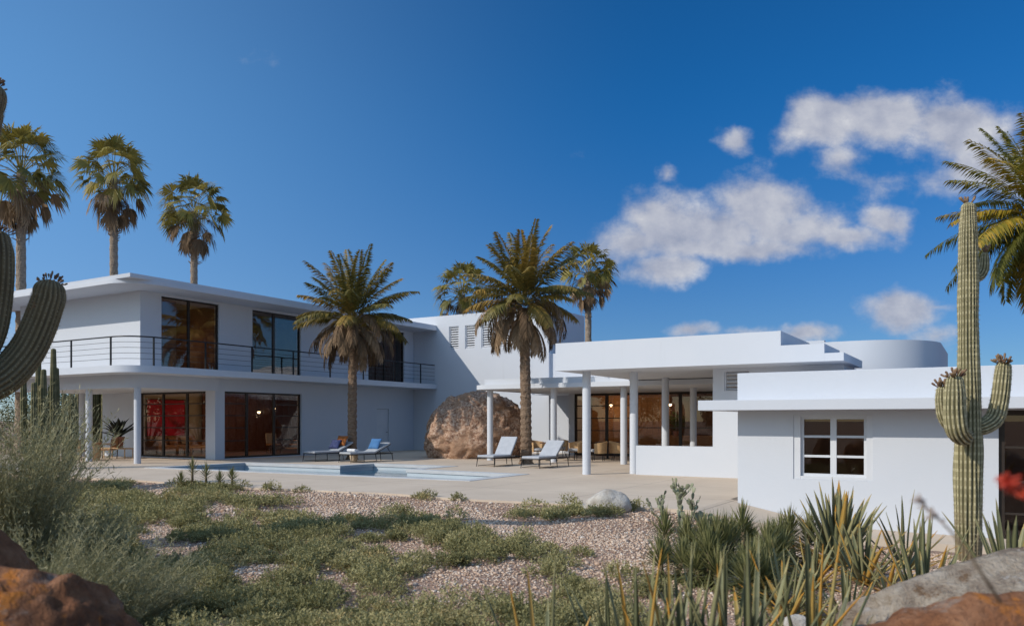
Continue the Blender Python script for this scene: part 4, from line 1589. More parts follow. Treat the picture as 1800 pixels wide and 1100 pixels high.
def shrub(P, label, seed, rx, rz, n=2600, ls=.16, group='dark shrubs behind the house', mt=None):
    rr = random.Random(seed)
    th = thing('shrub', label, 'shrub', tuple(P), 0, group)
    st, lf = MB(), MB()
    lumps = [(Vector((rr.uniform(-.6, .6) * rx, rr.uniform(-.6, .6) * rx, rz * rr.uniform(.35, .95))), rr.uniform(.3, .5) * rx) for _ in range(12)]
    for c, q in lumps:
        st.tube([(0, 0, -.1), c * .5, c], [.06, .04, .015], 5)
    for k in range(n):
        c, q = lumps[k % 12]
        d = Vector((rr.gauss(0, 1), rr.gauss(0, 1), rr.gauss(0, .8))).normalized()
        b = c + d * q * rr.uniform(.5, 1.05)
        if b.z < .02:
            continue
        s_ = d.orthogonal().normalized()
        s_ = (s_ * math.cos(k) + d.cross(s_) * math.sin(k)) * ls * .3
        dd = (d + Vector((rr.uniform(-1, 1), rr.uniform(-1, 1), rr.uniform(-1, 1))) * .7).normalized() * ls * rr.uniform(.6, 1.3)
        lf.add([b, b + dd * .5 + s_, b + dd, b + dd * .5 - s_], [(0, 1, 2, 3)], rr.random())
    part('stems', st, STEMM, th)
    part('foliage', lf, mt or GREENB, th)
    return th


for i, (px, D, rx, rz, lab) in enumerate(((125, 50, 2.6, 3.4, 'dark shrub seen left of the porch columns'), (95, 54, 3.0, 3.6, 'dark shrub behind the column cactus stems, below the balcony'), (165, 52, 2.6, 3.2, 'dark shrub farthest away between the porch columns'), (20, 50, 3.0, 3.0, 'dark shrub at the very left edge, behind the saguaro arm'))):
    shrub(at_ground(px, D, -.1), lab, 500 + i, rx, rz)

for i, (x, y, rx, rz, lab) in enumerate(((-27, 2, 3.2, 4.8, 'leafy tree outside the left edge, nearest to the garden, mirrored in the patio windows'), (-35, 7, 3.4, 5.2, 'leafy tree outside the left edge, tallest, mirrored in the patio windows'),
                                         (-47, 12, 3.2, 4.8, 'leafy tree beyond the left edge beside the porch, mirrored in the living room window'), (-49, 6.5, 3.4, 5.2, 'leafy tree beyond the left edge, in front of the one beside the porch'),
                                         (-21, -4, 3.0, 4.6, 'leafy tree outside the left edge, closest to the camera'), (-40, -1, 3.6, 5.0, 'leafy tree outside the left edge, farthest from the camera'))):
    shrub(Vector((x, y, -.1)), lab, 520 + i, rx, rz, n=5000, ls=.26, group='trees outside the left edge')

# prickly pear
OPUN = mat('prickly_pear_skin', (0.17, 0.185, 0.11), (0.30, 0.30, 0.20), 12, rough=.6, bump=.2, bscale=60)


def prickly_pear(P, label, seed, n0, lv, s, rz=0):
    rr = random.Random(seed)
    th = thing('prickly_pear', label, 'cactus', tuple(P), 0, 'prickly pears by the deck corner')

    def pad(base, d, sz, lvl):
        d = d.normalized()
        a = rr.uniform(0, 3.14)
        s_ = Vector((math.cos(a), math.sin(a), 0))
        s_ = (s_ - d * s_.dot(d)).normalized()
        nrm = d.cross(s_)
        c = base + d * sz * .95
        mb = MB()
        v, m_, k_ = [], 9, 14
        for i in range(m_ + 1):
            t_ = -1 + 2 * i / m_
            rad = math.sqrt(max(0, 1 - t_ * t_)) * (.62 + .16 * t_)
            for k in range(k_):
                th_ = 2 * math.pi * k / k_
                v.append(c + d * t_ * sz + s_ * math.cos(th_) * rad * sz + nrm * math.sin(th_) * rad * sz * .22)
        f = [(i * k_ + k, i * k_ + (k + 1) % k_, (i + 1) * k_ + (k + 1) % k_, (i + 1) * k_ + k) for i in range(m_) for k in range(k_)]
        mb.add(v, f)
        part('pad', mb, OPUN, th, smooth='all')
        if lvl < lv:
            for j in range(rr.choice((1, 1, 1, 2)) if lvl else 2):
                an = rr.uniform(-1.0, 1.0)
                dd = d * math.cos(an) + s_ * math.sin(an) + nrm * rr.uniform(-.35, .35) + Z * .25
                pad(c + (d * math.cos(an) + s_ * math.sin(an) * .7) * sz * .85, dd + Z * .35, sz * rr.uniform(.8, 1.0), lvl + 1)
    for k in range(n0):
        a = rr.uniform(0, 6.28)
        pad(Vector((math.cos(a) * .12, math.sin(a) * .12, -.04)), Vector((math.cos(a) * .4, math.sin(a) * .4, 1)), s, 0)
    return th


prickly_pear(gz(PD(1198, 12.9)), 'tall prickly pear with small pads standing on the gravel by the deck corner', 5, 3, 7, .088)
prickly_pear(gz(PD(1242, 12.6)), 'lower prickly pear to the right of the tall one', 7, 3, 3, .08)

# flower stalks close to the camera
REDF = mat('red_flower', (0.34, 0.022, 0.010), (0.42, 0.05, 0.02), 20, rough=.6)
DRYF = mat('dry_flower', (0.30, 0.25, 0.23), (0.42, 0.33, 0.29), 20, rough=.8)


def flower_stalk(path, rad, fm, label, seed, nf, fl, fw_):
    rr = random.Random(seed)
    O = Vector(path[0])
    th = thing('flower_stalk', label, 'flower', tuple(O))
    mb = MB()
    mb.tube([Vector(q) - O for q in path], [rad, rad * .9, rad * .7, rad * .5][:len(path)], 8)
    part('stem', mb, STEMM, th, smooth='all')
    mb = MB()
    tip, prev = Vector(path[-1]) - O, Vector(path[-2]) - O
    ax = (tip - prev).normalized()
    for k in range(nf):
        d = (ax * rr.uniform(-.2, .9) + Vector((rr.gauss(0, 1), rr.gauss(0, 1), rr.gauss(0, 1))).normalized()).normalized()
        b = tip + ax * rr.uniform(-.05, .02)
        mb.tube([b, b + d * fl * .5, b + d * fl * rr.uniform(.8, 1.1)], [fw_ * .4, fw_, fw_ * .3], 6)
    part('petals', mb, fm, th, smooth='all')


flower_stalk([V3(1900, 1150, 1.4), V3(1868, 960, 1.4), V3(1830, 880, 1.4), V3(1784, 852, 1.4)], .006, REDF, 'blurred red flower close to the camera at the right edge', 1, 46, .024, .0035)
flower_stalk([V3(1760, 1060, 1.7), V3(1705, 975, 1.7), V3(1668, 930, 1.7), V3(1622, 886, 1.7)], .0035, DRYF, 'blurred dry flower stalk left of the tall saguaro trunk', 2, 24, .02, .003)

# ------------------------------------------------------------------ ground cover and gravel (nobody could count these)
GRAV = [(715, 897, 190, 13), (600, 873, 110, 9), (868, 928, 44, 15), (1050, 941, 145, 24), (1075, 1008, 80, 34), (830, 1040, 115, 32), (885, 1062, 50, 12), (702, 970, 52, 16), (755, 1002, 24, 9),
        (268, 862, 42, 10), (385, 902, 38, 16), (565, 902, 45, 16), (280, 936, 38, 9), (308, 974, 62, 16), (445, 1016, 50, 24), (292, 1062, 30, 6), (450, 872, 60, 6), (1150, 950, 60, 40)]


def gravel_field(px, py):
    """>0 where the photo shows bare gravel"""
    g = np.full(px.shape, -9.0)
    for cx, cy, a, b in GRAV:
        g = np.maximum(g, 1.0 - ((px - cx) / (a * 1.12)) ** 2 - ((py - cy) / (b * 1.2)) ** 2)
    g = np.maximum(g, np.clip((px - 1150) / 60.0, -9, 1))
    return g


def vproj(x, y, z):
    r = x * cs + y * sn
    d = -x * sn + y * cs
    return 900 + FPX * r / d, HOR - FPX * (z - EYE) / d, d


def vnoise(x, y, f, ph):
    return (np.sin(x * f + 1.7 * np.sin(y * f * .7 + ph)) + np.sin(y * f * 1.1 + 1.9 * np.sin(x * f * .6 + ph * 2)) + .6 * np.sin((x + y) * f * 2.1 + ph)) / 2.6


rg = np.random.default_rng(11)


def scatter(n, dmin, dmax):
    """random garden places in the part of the garden the camera looks over"""
    D = np.sqrt(rg.uniform(dmin ** 2, dmax ** 2, n))
    r = rg.uniform(-.72, .70, n) * D
    x, y = r * cs - D * sn, r * sn + D * cs
    return x, y


def ok_place(x, y, m_=.08):
    return (y < edge_y(x) - m_) & ~((x > -4.8) & (y > 13.8))


def ground_cover():
    """low mounded plants: each clump is a handful of leafy shoots"""
    verts, tints = [], []
    for (n, d0, d1, ns, nl, ls) in ((620, 4.4, 8.0, 90, 12, 1.05), (1000, 8.0, 12.5, 72, 9, 1.3), (2500, 12.5, 21.0, 50, 6, 1.7)):
        x, y = scatter(n, d0, d1)
        z = hgt(x, y)
        px, py, D = vproj(x, y, z)
        g = gravel_field(px, py) + .40 * vnoise(x, y, 2.3, .4) + .30 * vnoise(x, y, 6.1, 1.9)
        prob = np.where(g > -.08, 0.008, np.where(g > -.35, .38, .84))
        prob = prob * np.where(vnoise(x, y, 3.1, 3.3) < -.70, .2, 1.0)
        keep = (rg.random(n) < prob) & ok_place(x, y)
        x, y, z = x[keep], y[keep], z[keep]
        m_ = len(x)
        hh = (.165 + .06 * vnoise(x, y, 1.9, .9) + .03 * vnoise(x, y, 5.3, 2.2)) * rg.uniform(.7, 1.3, m_)
        rad = rg.uniform(.13, .31, m_)
        hh = hh * (.55 + rad / .40)
        sh = (m_, ns)
        th = rg.uniform(0, 2 * np.pi, sh)
        q = np.sqrt(rg.random(sh))
        tx, ty = np.cos(th) * q * rad[:, None], np.sin(th) * q * rad[:, None]
        tz = hh[:, None] * np.sqrt(np.clip(1.05 - q * q, .06, 1)) * rg.uniform(.72, 1.1, sh)
        b0 = np.stack([x[:, None] + tx * .45, y[:, None] + ty * .45, z[:, None] - .02 + 0 * tx], -1)
        d0_ = np.stack([tx * .55, ty * .55, tz + .02], -1)
        L0 = np.linalg.norm(d0_, axis=-1, keepdims=True)
        du = d0_ / L0
        s_ = 1 - .62 * rg.random((m_, ns, nl)) ** 1.2
        base = b0[:, :, None, :] + d0_[:, :, None, :] * s_[..., None]
        rv = rg.normal(0, 1, (m_, ns, nl, 3))
        rv /= np.linalg.norm(rv, axis=-1, keepdims=True)
        dr = du[:, :, None, :] * .75 + rv * .8
        dr /= np.linalg.norm(dr, axis=-1, keepdims=True)
        L = rg.uniform(.020, .042, (m_, ns, nl, 1)) * ls
        W = rg.uniform(.0035, .0065, (m_, ns, nl, 1)) * ls
        wv_ = np.cross(dr, rg.normal(0, 1, dr.shape))
        wv_ = wv_ / (np.linalg.norm(wv_, axis=-1, keepdims=True) + 1e-6) * W
        mid = base + dr * L * .5
        verts.append(np.stack([base, mid + wv_, base + dr * L, mid - wv_], 3).reshape(-1, 3))
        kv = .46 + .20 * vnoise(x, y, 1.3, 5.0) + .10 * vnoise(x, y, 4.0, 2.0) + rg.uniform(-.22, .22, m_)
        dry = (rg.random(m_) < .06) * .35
        tints.append(np.clip((kv + dry)[:, None, None] + rg.uniform(-.18, .18, (m_, ns, nl)) + .5 * (s_ - .72), 0, 1).reshape(-1))  # paler tips, darker bases: young leaf tone plus mound shading put into the colour
    v = np.concatenate(verts)
    me = mesh_np('ground_cover', v, np.arange(len(v)), 4, np.concatenate(tints))
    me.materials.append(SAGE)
    o = link(bpy.data.objects.new('ground_cover', me))
    return kind(o, 'stuff')


ground_cover()

PEBM = leafmat('pebble_stone', [(0.0, (0.26, 0.155, 0.10)), (0.3, (0.47, 0.315, 0.22)), (0.6, (0.59, 0.445, 0.335)), (0.85, (0.62, 0.50, 0.40)), (1.0, (0.70, 0.62, 0.54))], rough=.9, trans=0.0)


def gravel():
    ph = (1 + 5 ** .5) / 2
    iv = np.array([(-1, ph, 0), (1, ph, 0), (-1, -ph, 0), (1, -ph, 0), (0, -1, ph), (0, 1, ph), (0, -1, -ph), (0, 1, -ph), (ph, 0, -1), (ph, 0, 1), (-ph, 0, -1), (-ph, 0, 1)]) / 1.9
    fi = np.array([(0, 11, 5), (0, 5, 1), (0, 1, 7), (0, 7, 10), (0, 10, 11), (1, 5, 9), (5, 11, 4), (11, 10, 2), (10, 7, 6), (7, 1, 8), (3, 9, 4), (3, 4, 2), (3, 2, 6), (3, 6, 8), (3, 8, 9), (4, 9, 5), (2, 4, 11), (6, 2, 10), (8, 6, 7), (9, 8, 1)])
    allv, alln = [], 0
    tin = []
    for (n, d0, d1, s0, s1) in ((30000, 4.4, 8.5, .006, .017), (95000, 8.5, 13.5, .008, .018), (95000, 13.5, 21.5, .010, .024)):
        x, y = scatter(n, d0, d1)
        z = hgt(x, y)
        px, py, D = vproj(x, y, z)
        g = gravel_field(px, py) + .35 * vnoise(x, y, 2.3, .4) + .25 * vnoise(x, y, 6.1, 1.9)
        patch = .62 + .38 * np.clip(vnoise(x, y, 1.7, 7.0) * 1.5, -1, 1)
        keep = (rg.random(n) < np.where(g > -.1, patch, .22)) & ok_place(x, y, .02)
        x, y, z = x[keep], y[keep], z[keep]
        m_ = len(x)
        s = rg.uniform(s0, s1, m_) * np.where(rg.random(m_) < .03, 1.9, 1.0)
        v = iv[None] * (1 + rg.uniform(-.28, .28, (m_, 12, 3)))
        sc = np.stack([s * rg.uniform(.8, 1.4, m_), s * rg.uniform(.8, 1.3, m_), s * rg.uniform(.5, .9, m_)], -1)
        v = v * sc[:, None, :]
        a = rg.uniform(0, 6.28, m_)
        ca, sa = np.cos(a)[:, None], np.sin(a)[:, None]
        vx, vy = v[..., 0] * ca - v[..., 1] * sa, v[..., 0] * sa + v[..., 1] * ca
        v = np.stack([vx + x[:, None], vy + y[:, None], v[..., 2] + (z + s * .35)[:, None]], -1)
        allv.append(v.reshape(-1, 3))
        tin.append(np.repeat(np.clip(rg.normal(.55, .24, m_), 0, 1), 20))
        alln += m_
    f = (fi[None] + (np.arange(alln) * 12)[:, None, None]).reshape(-1)
    me = mesh_np('gravel', np.concatenate(allv), f, 3, np.concatenate(tin))
    me.materials.append(PEBM)
    return kind(link(bpy.data.objects.new('gravel', me)), 'stuff')


gravel()
# ------------------------------------------------------------------ furniture
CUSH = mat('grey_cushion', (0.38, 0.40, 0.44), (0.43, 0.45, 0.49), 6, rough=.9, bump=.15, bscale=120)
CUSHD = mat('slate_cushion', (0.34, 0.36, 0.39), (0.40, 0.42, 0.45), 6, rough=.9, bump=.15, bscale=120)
BLUEP = mat('blue_pillow', (0.05, 0.15, 0.33), (0.07, 0.19, 0.40), 4, rough=.9)
NAVYP = mat('navy_pillow', (0.035, 0.045, 0.12), (0.06, 0.075, 0.18), 6, rough=.9)
ORNGP = mat('orange_pillow', (0.30, 0.09, 0.02), (0.36, 0.12, 0.03), 4, rough=.9)
TOWEL = mat('white_towel', (0.72, 0.72, 0.73), (0.64, 0.64, 0.66), 20, rough=.95)
WICK = mat('pale_wicker', (0.42, 0.33, 0.23), (0.6, 0.5, 0.38), 40, rough=.9, bump=.5, bscale=80)
TAN = mat('tan_leather', (0.33, 0.16, 0.07), (0.45, 0.24, 0.11), 4, rough=.5)
OAK = mat('pale_oak', (0.48, 0.30, 0.15), (0.60, 0.40, 0.21), 3, rough=.5, stretch=(3, 3, 10))
CLAY = mat('terracotta', (0.36, 0.15, 0.085), (0.45, 0.21, 0.13), 6, rough=.8)
DARKL = mat('dark_leaf', (0.012, 0.016, 0.012), (0.03, 0.035, 0.02), 5, rough=.4)


def pillow(name, M_, sx, sy, sz, m_, label, group=None, parent=None):
    bm = bmesh.new()
    bmesh.ops.create_cube(bm, size=1)
    bmesh.ops.subdivide_edges(bm, edges=bm.edges[:], cuts=7, use_grid_fill=True)
    for v in bm.verts:
        x, y = v.co.x * 2, v.co.y * 2
        k = (1 - abs(x) ** 3) * (1 - abs(y) ** 3)
        q = .12 + .88 * max(0, k) ** .5
        v.co = Vector((v.co.x * sx * (1 - .06 * (1 - abs(y))), v.co.y * sy * (1 - .06 * (1 - abs(x))), v.co.z * sz * q))
    me = bpy.data.meshes.new(name)
    bm.to_mesh(me)
    bm.free()
    me.polygons.foreach_set('use_smooth', np.ones(len(me.polygons), bool))
    me.materials.append(m_)
    o = link(bpy.data.objects.new(name, me), parent)
    o.matrix_local = M_
    if label:
        tag(o, label, 'pillow', group)
    return o


def lounger(P, rz, ang, label, cm, L=1.95, group='sun loungers by the pool'):
    """foot end at the origin, head towards +Y"""
    th = thing('sun_lounger', label, 'sun lounger', tuple(P), rz, group)
    W, zs, hinge = .36, .31, L * .58
    mb = MB()
    for s in (-1, 1):
        mb.tube([(s * W, 0, zs), (s * W, L, zs)], .017, 8)
        mb.tube([(s * W, .06, .03), (s * W, hinge, .03)], .012, 6)
    for y in (0, hinge, L):
        mb.tube([(-W, y, zs), (W, y, zs)], .015, 8)
    bl = L - hinge
    dy, dz = math.cos(ang), math.sin(ang)
    for s in (-1, 1):
        mb.tube([(s * (W - .04), hinge, zs + .01), (s * (W - .04), hinge + bl * dy, zs + bl * dz)], .014, 8)
    mb.tube([(-(W - .04), hinge + bl * dy, zs + bl * dz), ((W - .04), hinge + bl * dy, zs + bl * dz)], .014, 8)
    for s in (-1, 1):
        mb.tube([(s * (W - .04), hinge + bl * dy * .75, zs + bl * dz * .75), (s * (W - .04), L - .06, zs)], .011, 6)
    part('frame', mb, BLACKM, th, smooth=True)
    for s in (-1, 1):
        for y, lean in ((.05, -.05), (hinge, 0.03), (L - .05, .05)):
            mb = MB()
            mb.tube([(s * W, y, zs), (s * (W + .02), y + lean, 0)], [.017, .013], 8)
            part('leg', mb, BLACKM, th, smooth=True)
    mb = MB()
    mb.box(-W + .01, W - .01, .0, hinge - .01, zs + .018, zs + .095)
    part('seat_cushion', mb, cm, th, bevel=.025)
    mb = MB()
    Mx = Matrix.Translation((0, hinge, zs + .02)) @ Matrix.Rotation(ang, 4, 'X') @ Matrix.Translation((0, bl * .5, .04))
    mb.obox(Mx, 2 * W - .02, bl, .075)
    part('backrest_cushion', mb, cm, th, bevel=.025)
    return th


L1, L2 = G(853, 820), G(932, 823)
lounger(L1, R(-2), R(55), 'pale grey sun lounger with raised back, left of the taller date palm trunk', CUSH)
lounger(L2, R(-3), R(42), 'pale grey sun lounger with raised back, right of the taller date palm trunk', CUSH)
L3, L4 = G(543, 811), G(606, 813)
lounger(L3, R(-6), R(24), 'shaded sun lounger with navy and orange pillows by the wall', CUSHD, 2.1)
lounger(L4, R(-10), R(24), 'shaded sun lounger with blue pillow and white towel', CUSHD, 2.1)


def on(P, rz, x, y, z, rx=0.0, rzz=0.0):
    return Matrix.Translation(tuple(P)) @ Matrix.Rotation(rz, 4, 'Z') @ Matrix.Translation((x, y, z)) @ Matrix.Rotation(rzz, 4, 'Z') @ Matrix.Rotation(rx, 4, 'X')


pillow('pillow', on(L4, R(-10), -.03, 1.50, .70, R(62)), .62, .46, .17, BLUEP, 'bright blue pillow leaning on the lounger beside the date palm trunk', 'pillows on the shaded loungers')
pillow('pillow', on(L3, R(-6), -.10, 1.42, .66, R(58), .1), .5, .42, .16, NAVYP, 'navy pillow at the front of the shaded lounger by the wall', 'pillows on the shaded loungers')
pillow('pillow', on(L3, R(-6), .02, 1.66, .80, R(64)), .6, .44, .15, ORNGP, 'orange pillow behind the navy pillow on the lounger by the wall', 'pillows on the shaded loungers')
mb = MB()
mb.tube([(-.24, 0, .06), (.24, 0, .06)], .06, 14)
mb.tube([(-.22, .11, .05), (.22, .11, .05)], .05, 14)
o = part('towel', mb, TOWEL, None, smooth=True)
o.matrix_local = on(L4, R(-10), 0, .34, .41)
tag(o, 'rolled white towel on the foot of the lounger with the blue pillow', 'towel')
b_ = G(622, 811)
th = thing('basket', 'small pale wicker basket on the deck beside the shaded lounger', 'basket', tuple(b_))
mb = MB()
mb.lathe([(.12, 0), (.15, .12), (.17, .26), (.155, .26), (.14, .12), (.11, .02)], seg=20)
part('bowl', mb, WICK, th, smooth=True)
mb = MB()
mb.tube([(.165 * math.cos(a), 0, .25 + .14 * math.sin(a)) for a in [math.pi * k / 10 for k in range(11)]], .012, 6)
part('handle', mb, WICK, th, smooth=True)


# dining set under the patio roof
def barrel_chair(P, rz, label, m_, first=None):
    g = 'barrel chairs under the patio roof'
    if first is not None:
        return dup(first, tuple(P), rz, label, g)
    th = thing('barrel_chair', label, 'chair', tuple(P), rz, g)
    mb = MB()
    n = 22
    v = []
    for i in range(n + 1):
        a = R(-20 + 220 * i / n)
        hh = .80 - .10 * abs(i / n - .5) * 2
        for (rr_, z) in ((.33, .30), (.36, hh), (.325, hh), (.295, .32)):
            v.append((rr_ * math.cos(a), rr_ * math.sin(a), z))
    f = [(4 * i + j, 4 * i + 4 + j, 4 * i + 4 + (j + 1) % 4, 4 * i + (j + 1) % 4) for i in range(n) for j in range(4)] + [(0, 1, 2, 3), (4 * n + 3, 4 * n + 2, 4 * n + 1, 4 * n)]
    mb.add(v, f)
    part('backrest', mb, m_, th, smooth=True)
    mb = MB()
    mb.lathe([(.27, .36), (.305, .38), (.305, .44), (.27, .47), (.0, .475)], seg=24)
    part('seat', mb, CUSH, th, smooth=True)
    for a in (45, 135, 225, 315):
        mb = MB()
        mb.tube([(.25 * math.cos(R(a)), .25 * math.sin(R(a)), .37), (.29 * math.cos(R(a)), .29 * math.sin(R(a)), 0)], [.018, .013], 8)
        part('leg', mb, BLACKM, th, smooth=True)
    return th


c0 = None
for px, D, rz, lab in ((945, 33.6, 1.2, 'barrel chair farthest left under the patio roof, next to the boulder'), (985, 34.8, 0.1, 'barrel chair behind the round table, second from the left'),
                       (1012, 33.0, -.5, 'barrel chair just left of the front terrace column'), (1052, 32.2, -1.3, 'pale lit barrel chair right of the front terrace column'),
                       (1086, 32.6, 2.2, 'barrel chair beside the column at the right of the dining set')):
    c = barrel_chair(at_ground(px, D), rz, lab, OAK, c0)
    c0 = c0 or c


def round_table(P, label, r_, first=None):
    if first is not None:
        return dup(first, tuple(P), 0, label, 'round tables under the patio roof')
    th = thing('round_table', label, 'table', tuple(P), 0, 'round tables under the patio roof')
    mb = MB()
    mb.lathe([(r_ * .94, .70), (r_, .71), (r_, .735), (0, .74)], seg=32)
    part('table_top', mb, WOODD, th, smooth=True)
    mb = MB()
    mb.lathe([(.26, 0), (.26, .02), (.05, .05), (.04, .4), (.05, .66), (.14, .70)], seg=20)
    part('pedestal', mb, BLACKM, th, smooth=True)
    return th


t0 = round_table(at_ground(970, 32.4), 'round dark table between the barrel chairs on the left', .5)
round_table(at_ground(1068, 33.6), 'round dark table between the barrel chairs on the right', .5, t0)

# things on the porch at the left
def armchair(P, rz, label):
    th = thing('armchair', label, 'chair', tuple(P), rz, 'wooden armchairs on the porch')
    for s in (-1, 1):
        for y, z1 in ((-.3, .62), (.32, .85)):
            mb = MB()
            mb.tube([(s * .3, y, 0), (s * .3, y + (.08 if z1 > .8 else 0), z1)], .02, 8)
            part('leg', mb, WOODD, th, smooth=True)
        mb = MB()
        mb.tube([(s * .3, -.34, .625), (s * .3, 0, .64), (s * .3, .38, .6)], .022, 8)
        part('armrest', mb, WOODD, th, smooth=True)
    mb = MB()
    mb.box(-.29, .29, -.3, .33, .36, .43)
    part('seat', mb, TAN, th, bevel=.02)
    mb = MB()
    mb.obox(Matrix.Translation((0, .37, .66)) @ Matrix.Rotation(R(-10), 4, 'X'), .56, .05, .36)
    part('backrest', mb, TAN, th, bevel=.02)
    return th


armchair(at_ground(142, 32.8), R(200), 'wooden armchair beside the leftmost porch column')
armchair(at_ground(186, 34.0), R(-60), 'wooden armchair left of the dark leaved potted plant')
q = at_ground(166, 32.6)
th = thing('stool', 'pale wooden drum stool between the porch columns', 'stool', tuple(q))
mb = MB()
mb.lathe([(.2, 0), (.24, .2), (.24, .5), (.2, .62), (0, .63)], seg=20)
part('seat', mb, OAK, th, smooth=True)
mb = MB()
mb.lathe([(.235, .65), (.25, .67), (.25, .72), (0, .73)], seg=20)
part('cushion', mb, TAN, th, smooth=True)
q = at_ground(208, 34.6)
th = thing('bench', 'low pale wooden bench carrying the potted plant on the porch', 'bench', tuple(q))
mb = MB()
mb.box(-.85, .85, -.25, .25, .40, .45)
part('seat', mb, OAK, th, bevel=.008)
for sx in (-.75, .75):
    for sy in (-.19, .19):
        mb = MB()
        mb.tube([(sx, sy, 0), (sx, sy, .4)], .025, 8)
        part('leg', mb, OAK, th)
q2 = (q.x, q.y, .45)
th = thing('potted_plant', 'dark broad leaved plant in a terracotta pot on the porch bench', 'plant', q2)
mb = MB()
mb.lathe([(.17, 0), (.24, .42), (.26, .42), (.26, .48), (.22, .48), (.2, .4), (0, .4)], seg=24)
part('pot', mb, CLAY, th, smooth=True)
rr = random.Random(4)
mb = MB()
for k in range(22):
    az = k * 2.4
    agave_leaf(mb, az, R(85 - 55 * k / 22 + rr.uniform(-8, 8)), rr.uniform(.85, 1.15), .10, rr.uniform(.3, .9), 0, rr, base=(0, 0, .4))
part('leaves', mb, DARKL, th, smooth='all')

# inside the left house
RED = bpy.data.materials.new('red_canvas')
RED.use_nodes = True
RED.node_tree.nodes.clear()
t = NT(RED.node_tree)
_o = t.node('ShaderNodeOutputMaterial')
_v = t.node('ShaderNodeTexCoord').outputs['Object']
_n = t.noise(_v, 1.3, 4, .6)
_b = t.node('ShaderNodeBsdfPrincipled', {'Roughness': .7, 'Base Color': t.ramp(_n, [(.30, (.16, .012, .02)), (.45, (.55, .012, .04)), (.62, (.75, .02, .07))])})
t.l.new(_b.outputs[0], _o.inputs[0])
th = thing('painting', 'large red abstract painting on the living room wall above the sofa', 'painting', (-35.12, 25.05, 1.77))
mb = MB()
mb.box(0.004, .045, -1.05, 1.05, -.88, .88)
part('canvas', mb, RED, th)
mb = MB()
mb.box(0.002, .06, -1.10, -1.05, -.93, .93)
mb.box(0.002, .06, 1.05, 1.10, -.93, .93)
mb.box(0.002, .06, -1.05, 1.05, -.93, -.88)
mb.box(0.002, .06, -1.05, 1.05, .88, .93)
part('frame', mb, WOODD, th)
th = thing('sofa', 'brown leather sofa below the red painting in the living room', 'sofa', (-34.3, 25.2, .03))
mb = MB()
mb.box(-.45, .5, -1.3, 1.3, .12, .42)
part('seat', mb, TAN, th, bevel=.04)
mb = MB()
mb.box(-.68, -.452, -1.3, 1.3, .12, .85)
part('backrest', mb, TAN, th, bevel=.05)
for s in (-1, 1):
    mb = MB()
    y0 = s * 1.302
    mb.box(-.6, .5, min(y0, y0 + s * .18), max(y0, y0 + s * .18), .12, .6)
    part('armrest', mb, TAN, th, bevel=.04)
for sx in (-.55, .42):
    for sy in (-1.25, 1.25):
        mb = MB()
        mb.tube([(sx, sy, 0), (sx, sy, .13)], .025, 8)
        part('leg', mb, WOODD, th)
CREAMF = mat('cream_cushion', (0.55, 0.45, 0.36), (0.62, 0.52, 0.42), 6, rough=.9)
for k, (y, m_, lab) in enumerate(((24.4, CREAMF, 'cream cushion at the left end of the brown sofa'), (25.1, TAN, 'brown cushion in the middle of the sofa'), (25.8, CREAMF, 'cream cushion at the right end of the brown sofa'))):
    pillow('cushion', Matrix.Translation((-34.62, y, .66)) @ Matrix.Rotation(R(90), 4, 'Z') @ Matrix.Rotation(R(68), 4, 'X'), .5, .42, .16, m_, lab, 'cushions on the sofa')
th = thing('coffee_table', 'low slatted wooden table in front of the sofa', 'table', (-32.4, 25.0, .03))
mb = MB()
mb.box(-.4, .4, -.9, .9, .32, .37)
part('table_top', mb, OAK, th, bevel=.006)
for sx in (-.35, .35):
    for sy in (-.8, .8):
        mb = MB()
        mb.tube([(sx, sy, 0), (sx, sy, .32)], .022, 8)
        part('leg', mb, OAK, th)
th = thing('side_chair', 'tan upholstered chair inside behind the right hand living room window', 'chair', (-30.3, 27.6, .03), R(70))
mb = MB()
mb.box(-.28, .28, -.28, .28, .38, .46)
part('seat', mb, TAN, th, bevel=.03)
mb = MB()
mb.obox(Matrix.Translation((0, .3, .72)) @ Matrix.Rotation(R(-8), 4, 'X'), .54, .06, .5)
part('backrest', mb, CREAMF, th, bevel=.02)
for sx in (-.24, .24):
    for sy in (-.24, .24):
        mb = MB()
        mb.tube([(sx, sy, .39), (sx, sy, 0)], .018, 8)
        part('leg', mb, WOODD, th)

BULB = emat('warm_bulb', (1.0, 0.72, 0.42), 8.0)


def pendant(P, ztop, zl, label, power, group, r_=.075):
    th = thing('pendant_lamp', label, 'lamp', (P[0], P[1], zl), 0, group)
    mb = MB()
    mb.tube([(0, 0, .1), (0, 0, ztop - zl)], .006, 6)
    part('cord', mb, BLACKM, th)
    mb = MB()
    mb.lathe([(.02, .12), (.05, .11), (.13, .03), (.125, .03), (.045, .10), (.0, .105)], seg=20)
    part('shade', mb, BRONZE, th, smooth=True)
    mb = MB()
    mb.lathe([(.005, -r_), (r_ * .7, -r_ * .7), (r_, 0), (r_ * .7, r_ * .7), (.005, r_)], seg=16)
    part('bulb', mb, BULB, th, smooth='all')
    ld = bpy.data.lights.new('lamp_light', 'POINT')
    ld.energy = power
    ld.color = (1.0, 0.70, 0.42)
    ld.shadow_soft_size = .12
    lo = bpy.data.objects.new('lamp_light', ld)
    link(lo, th)
    lo.location = (0, 0, -r_ - .14)


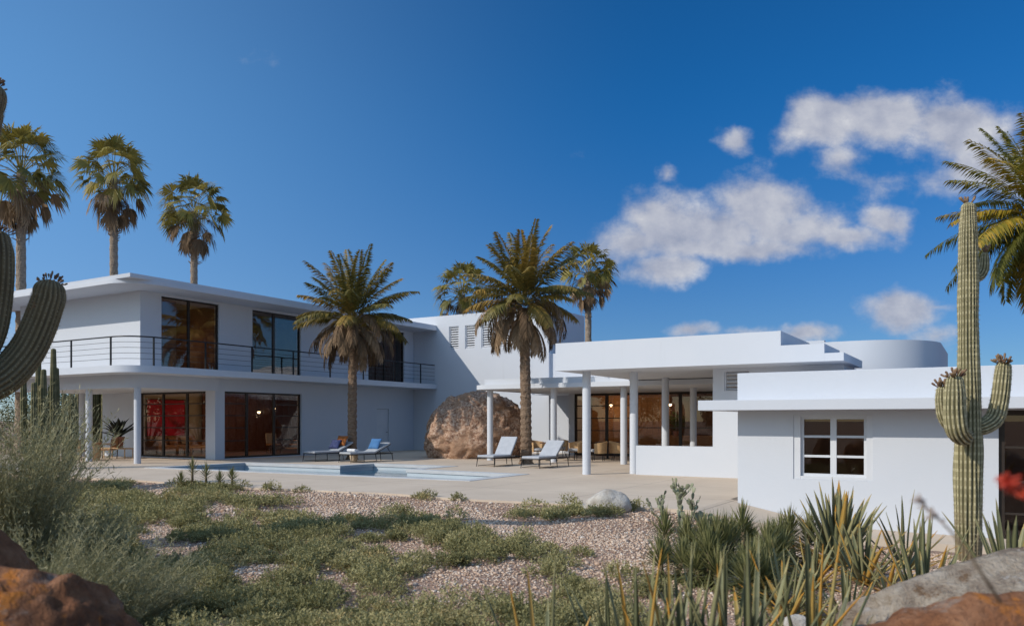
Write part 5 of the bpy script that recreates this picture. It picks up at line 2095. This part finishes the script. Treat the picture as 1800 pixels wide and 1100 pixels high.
pendant((-31.2, 24.6), 3.05, 2.3, 'pendant lamp above the coffee table', 36, 'pendant lamps in the living room')
pendant((-31.0, 27.3), 3.05, 2.05, 'pendant lamp lowest in the right hand living room window', 14, 'pendant lamps in the living room')
pendant((-31.8, 29.0), 3.05, 2.25, 'pendant lamp deepest in the living room by the red wall', 14, 'pendant lamps in the living room')
pendant((-15.3, 34.5), 2.884, 2.35, 'pendant lamp left of the column in the patio room', 14, 'pendant lamps in the patio room')
pendant((-12.4, 34.5), 2.884, 2.35, 'pendant lamp in the middle of the patio room', 9, 'pendant lamps in the patio room')
pendant((-9.8, 34.5), 2.884, 2.35, 'pendant lamp at the right end of the patio room', 9, 'pendant lamps in the patio room')

pendant((-29.9, 21.6), 6.54, 5.2, 'small warm lamp in the upper corner room', 7, 'lamps upstairs')

# inside the patio room
th = thing('sideboard', 'long orange wood sideboard behind the patio windows', 'sideboard', (-11.3, 35.05, .03))
mb = MB()
mb.box(-2.7, 2.7, -.3, .3, .12, .92)
part('body', mb, WOODW, th, bevel=.006)
for k in range(6):
    mb = MB()
    mb.box(-2.68 + k * .895, -2.68 + k * .895 + .87, -.32, -.302, .16, .88)
    part('door', mb, WOODW, th, bevel=.004)
for sx in (-2.5, 2.5):
    mb = MB()
    mb.box(sx - .05, sx + .05, -.25, .25, 0, .12)
    part('leg', mb, WOODD, th)
th = thing('bookshelf', 'tall dark shelf standing against the patio room wall', 'shelf', (-9.0, 35.1, .95))
mb = MB()
for x in (-.62, .60):
    mb.box(x, x + .03, -.15, .15, 0, 1.5)
for k in range(4):
    mb.box(-.588, .598, -.15, .15, .02 + k * .48, .05 + k * .48)
part('frame', mb, WOODD, th)
PLM = leafmat('room_plant_leaf', [(0.0, (0.03, 0.05, 0.015)), (1.0, (0.12, 0.16, 0.05))])
th = thing('house_plant', 'leafy green plant in a pot on the sideboard behind the patio windows', 'plant', (-12.3, 35.0, .95))
mb = MB()
mb.lathe([(.1, 0), (.14, .2), (.12, .2), (0, .18)], seg=18)
part('pot', mb, CLAY, th, smooth=True)
mb = MB()
for k in range(240):
    d = Vector((rr.gauss(0, 1), rr.gauss(0, 1), abs(rr.gauss(0, 1)) + .2)).normalized()
    b = Vector((0, 0, .2)) + d * rr.uniform(.05, .45) + Vector((0, 0, rr.uniform(0, .5)))
    s_ = d.orthogonal().normalized() * .03
    mb.add([b, b + d * .05 + s_, b + d * .12, b + d * .05 - s_], [(0, 1, 2, 3)], rr.random())
part('foliage', mb, PLM, th)
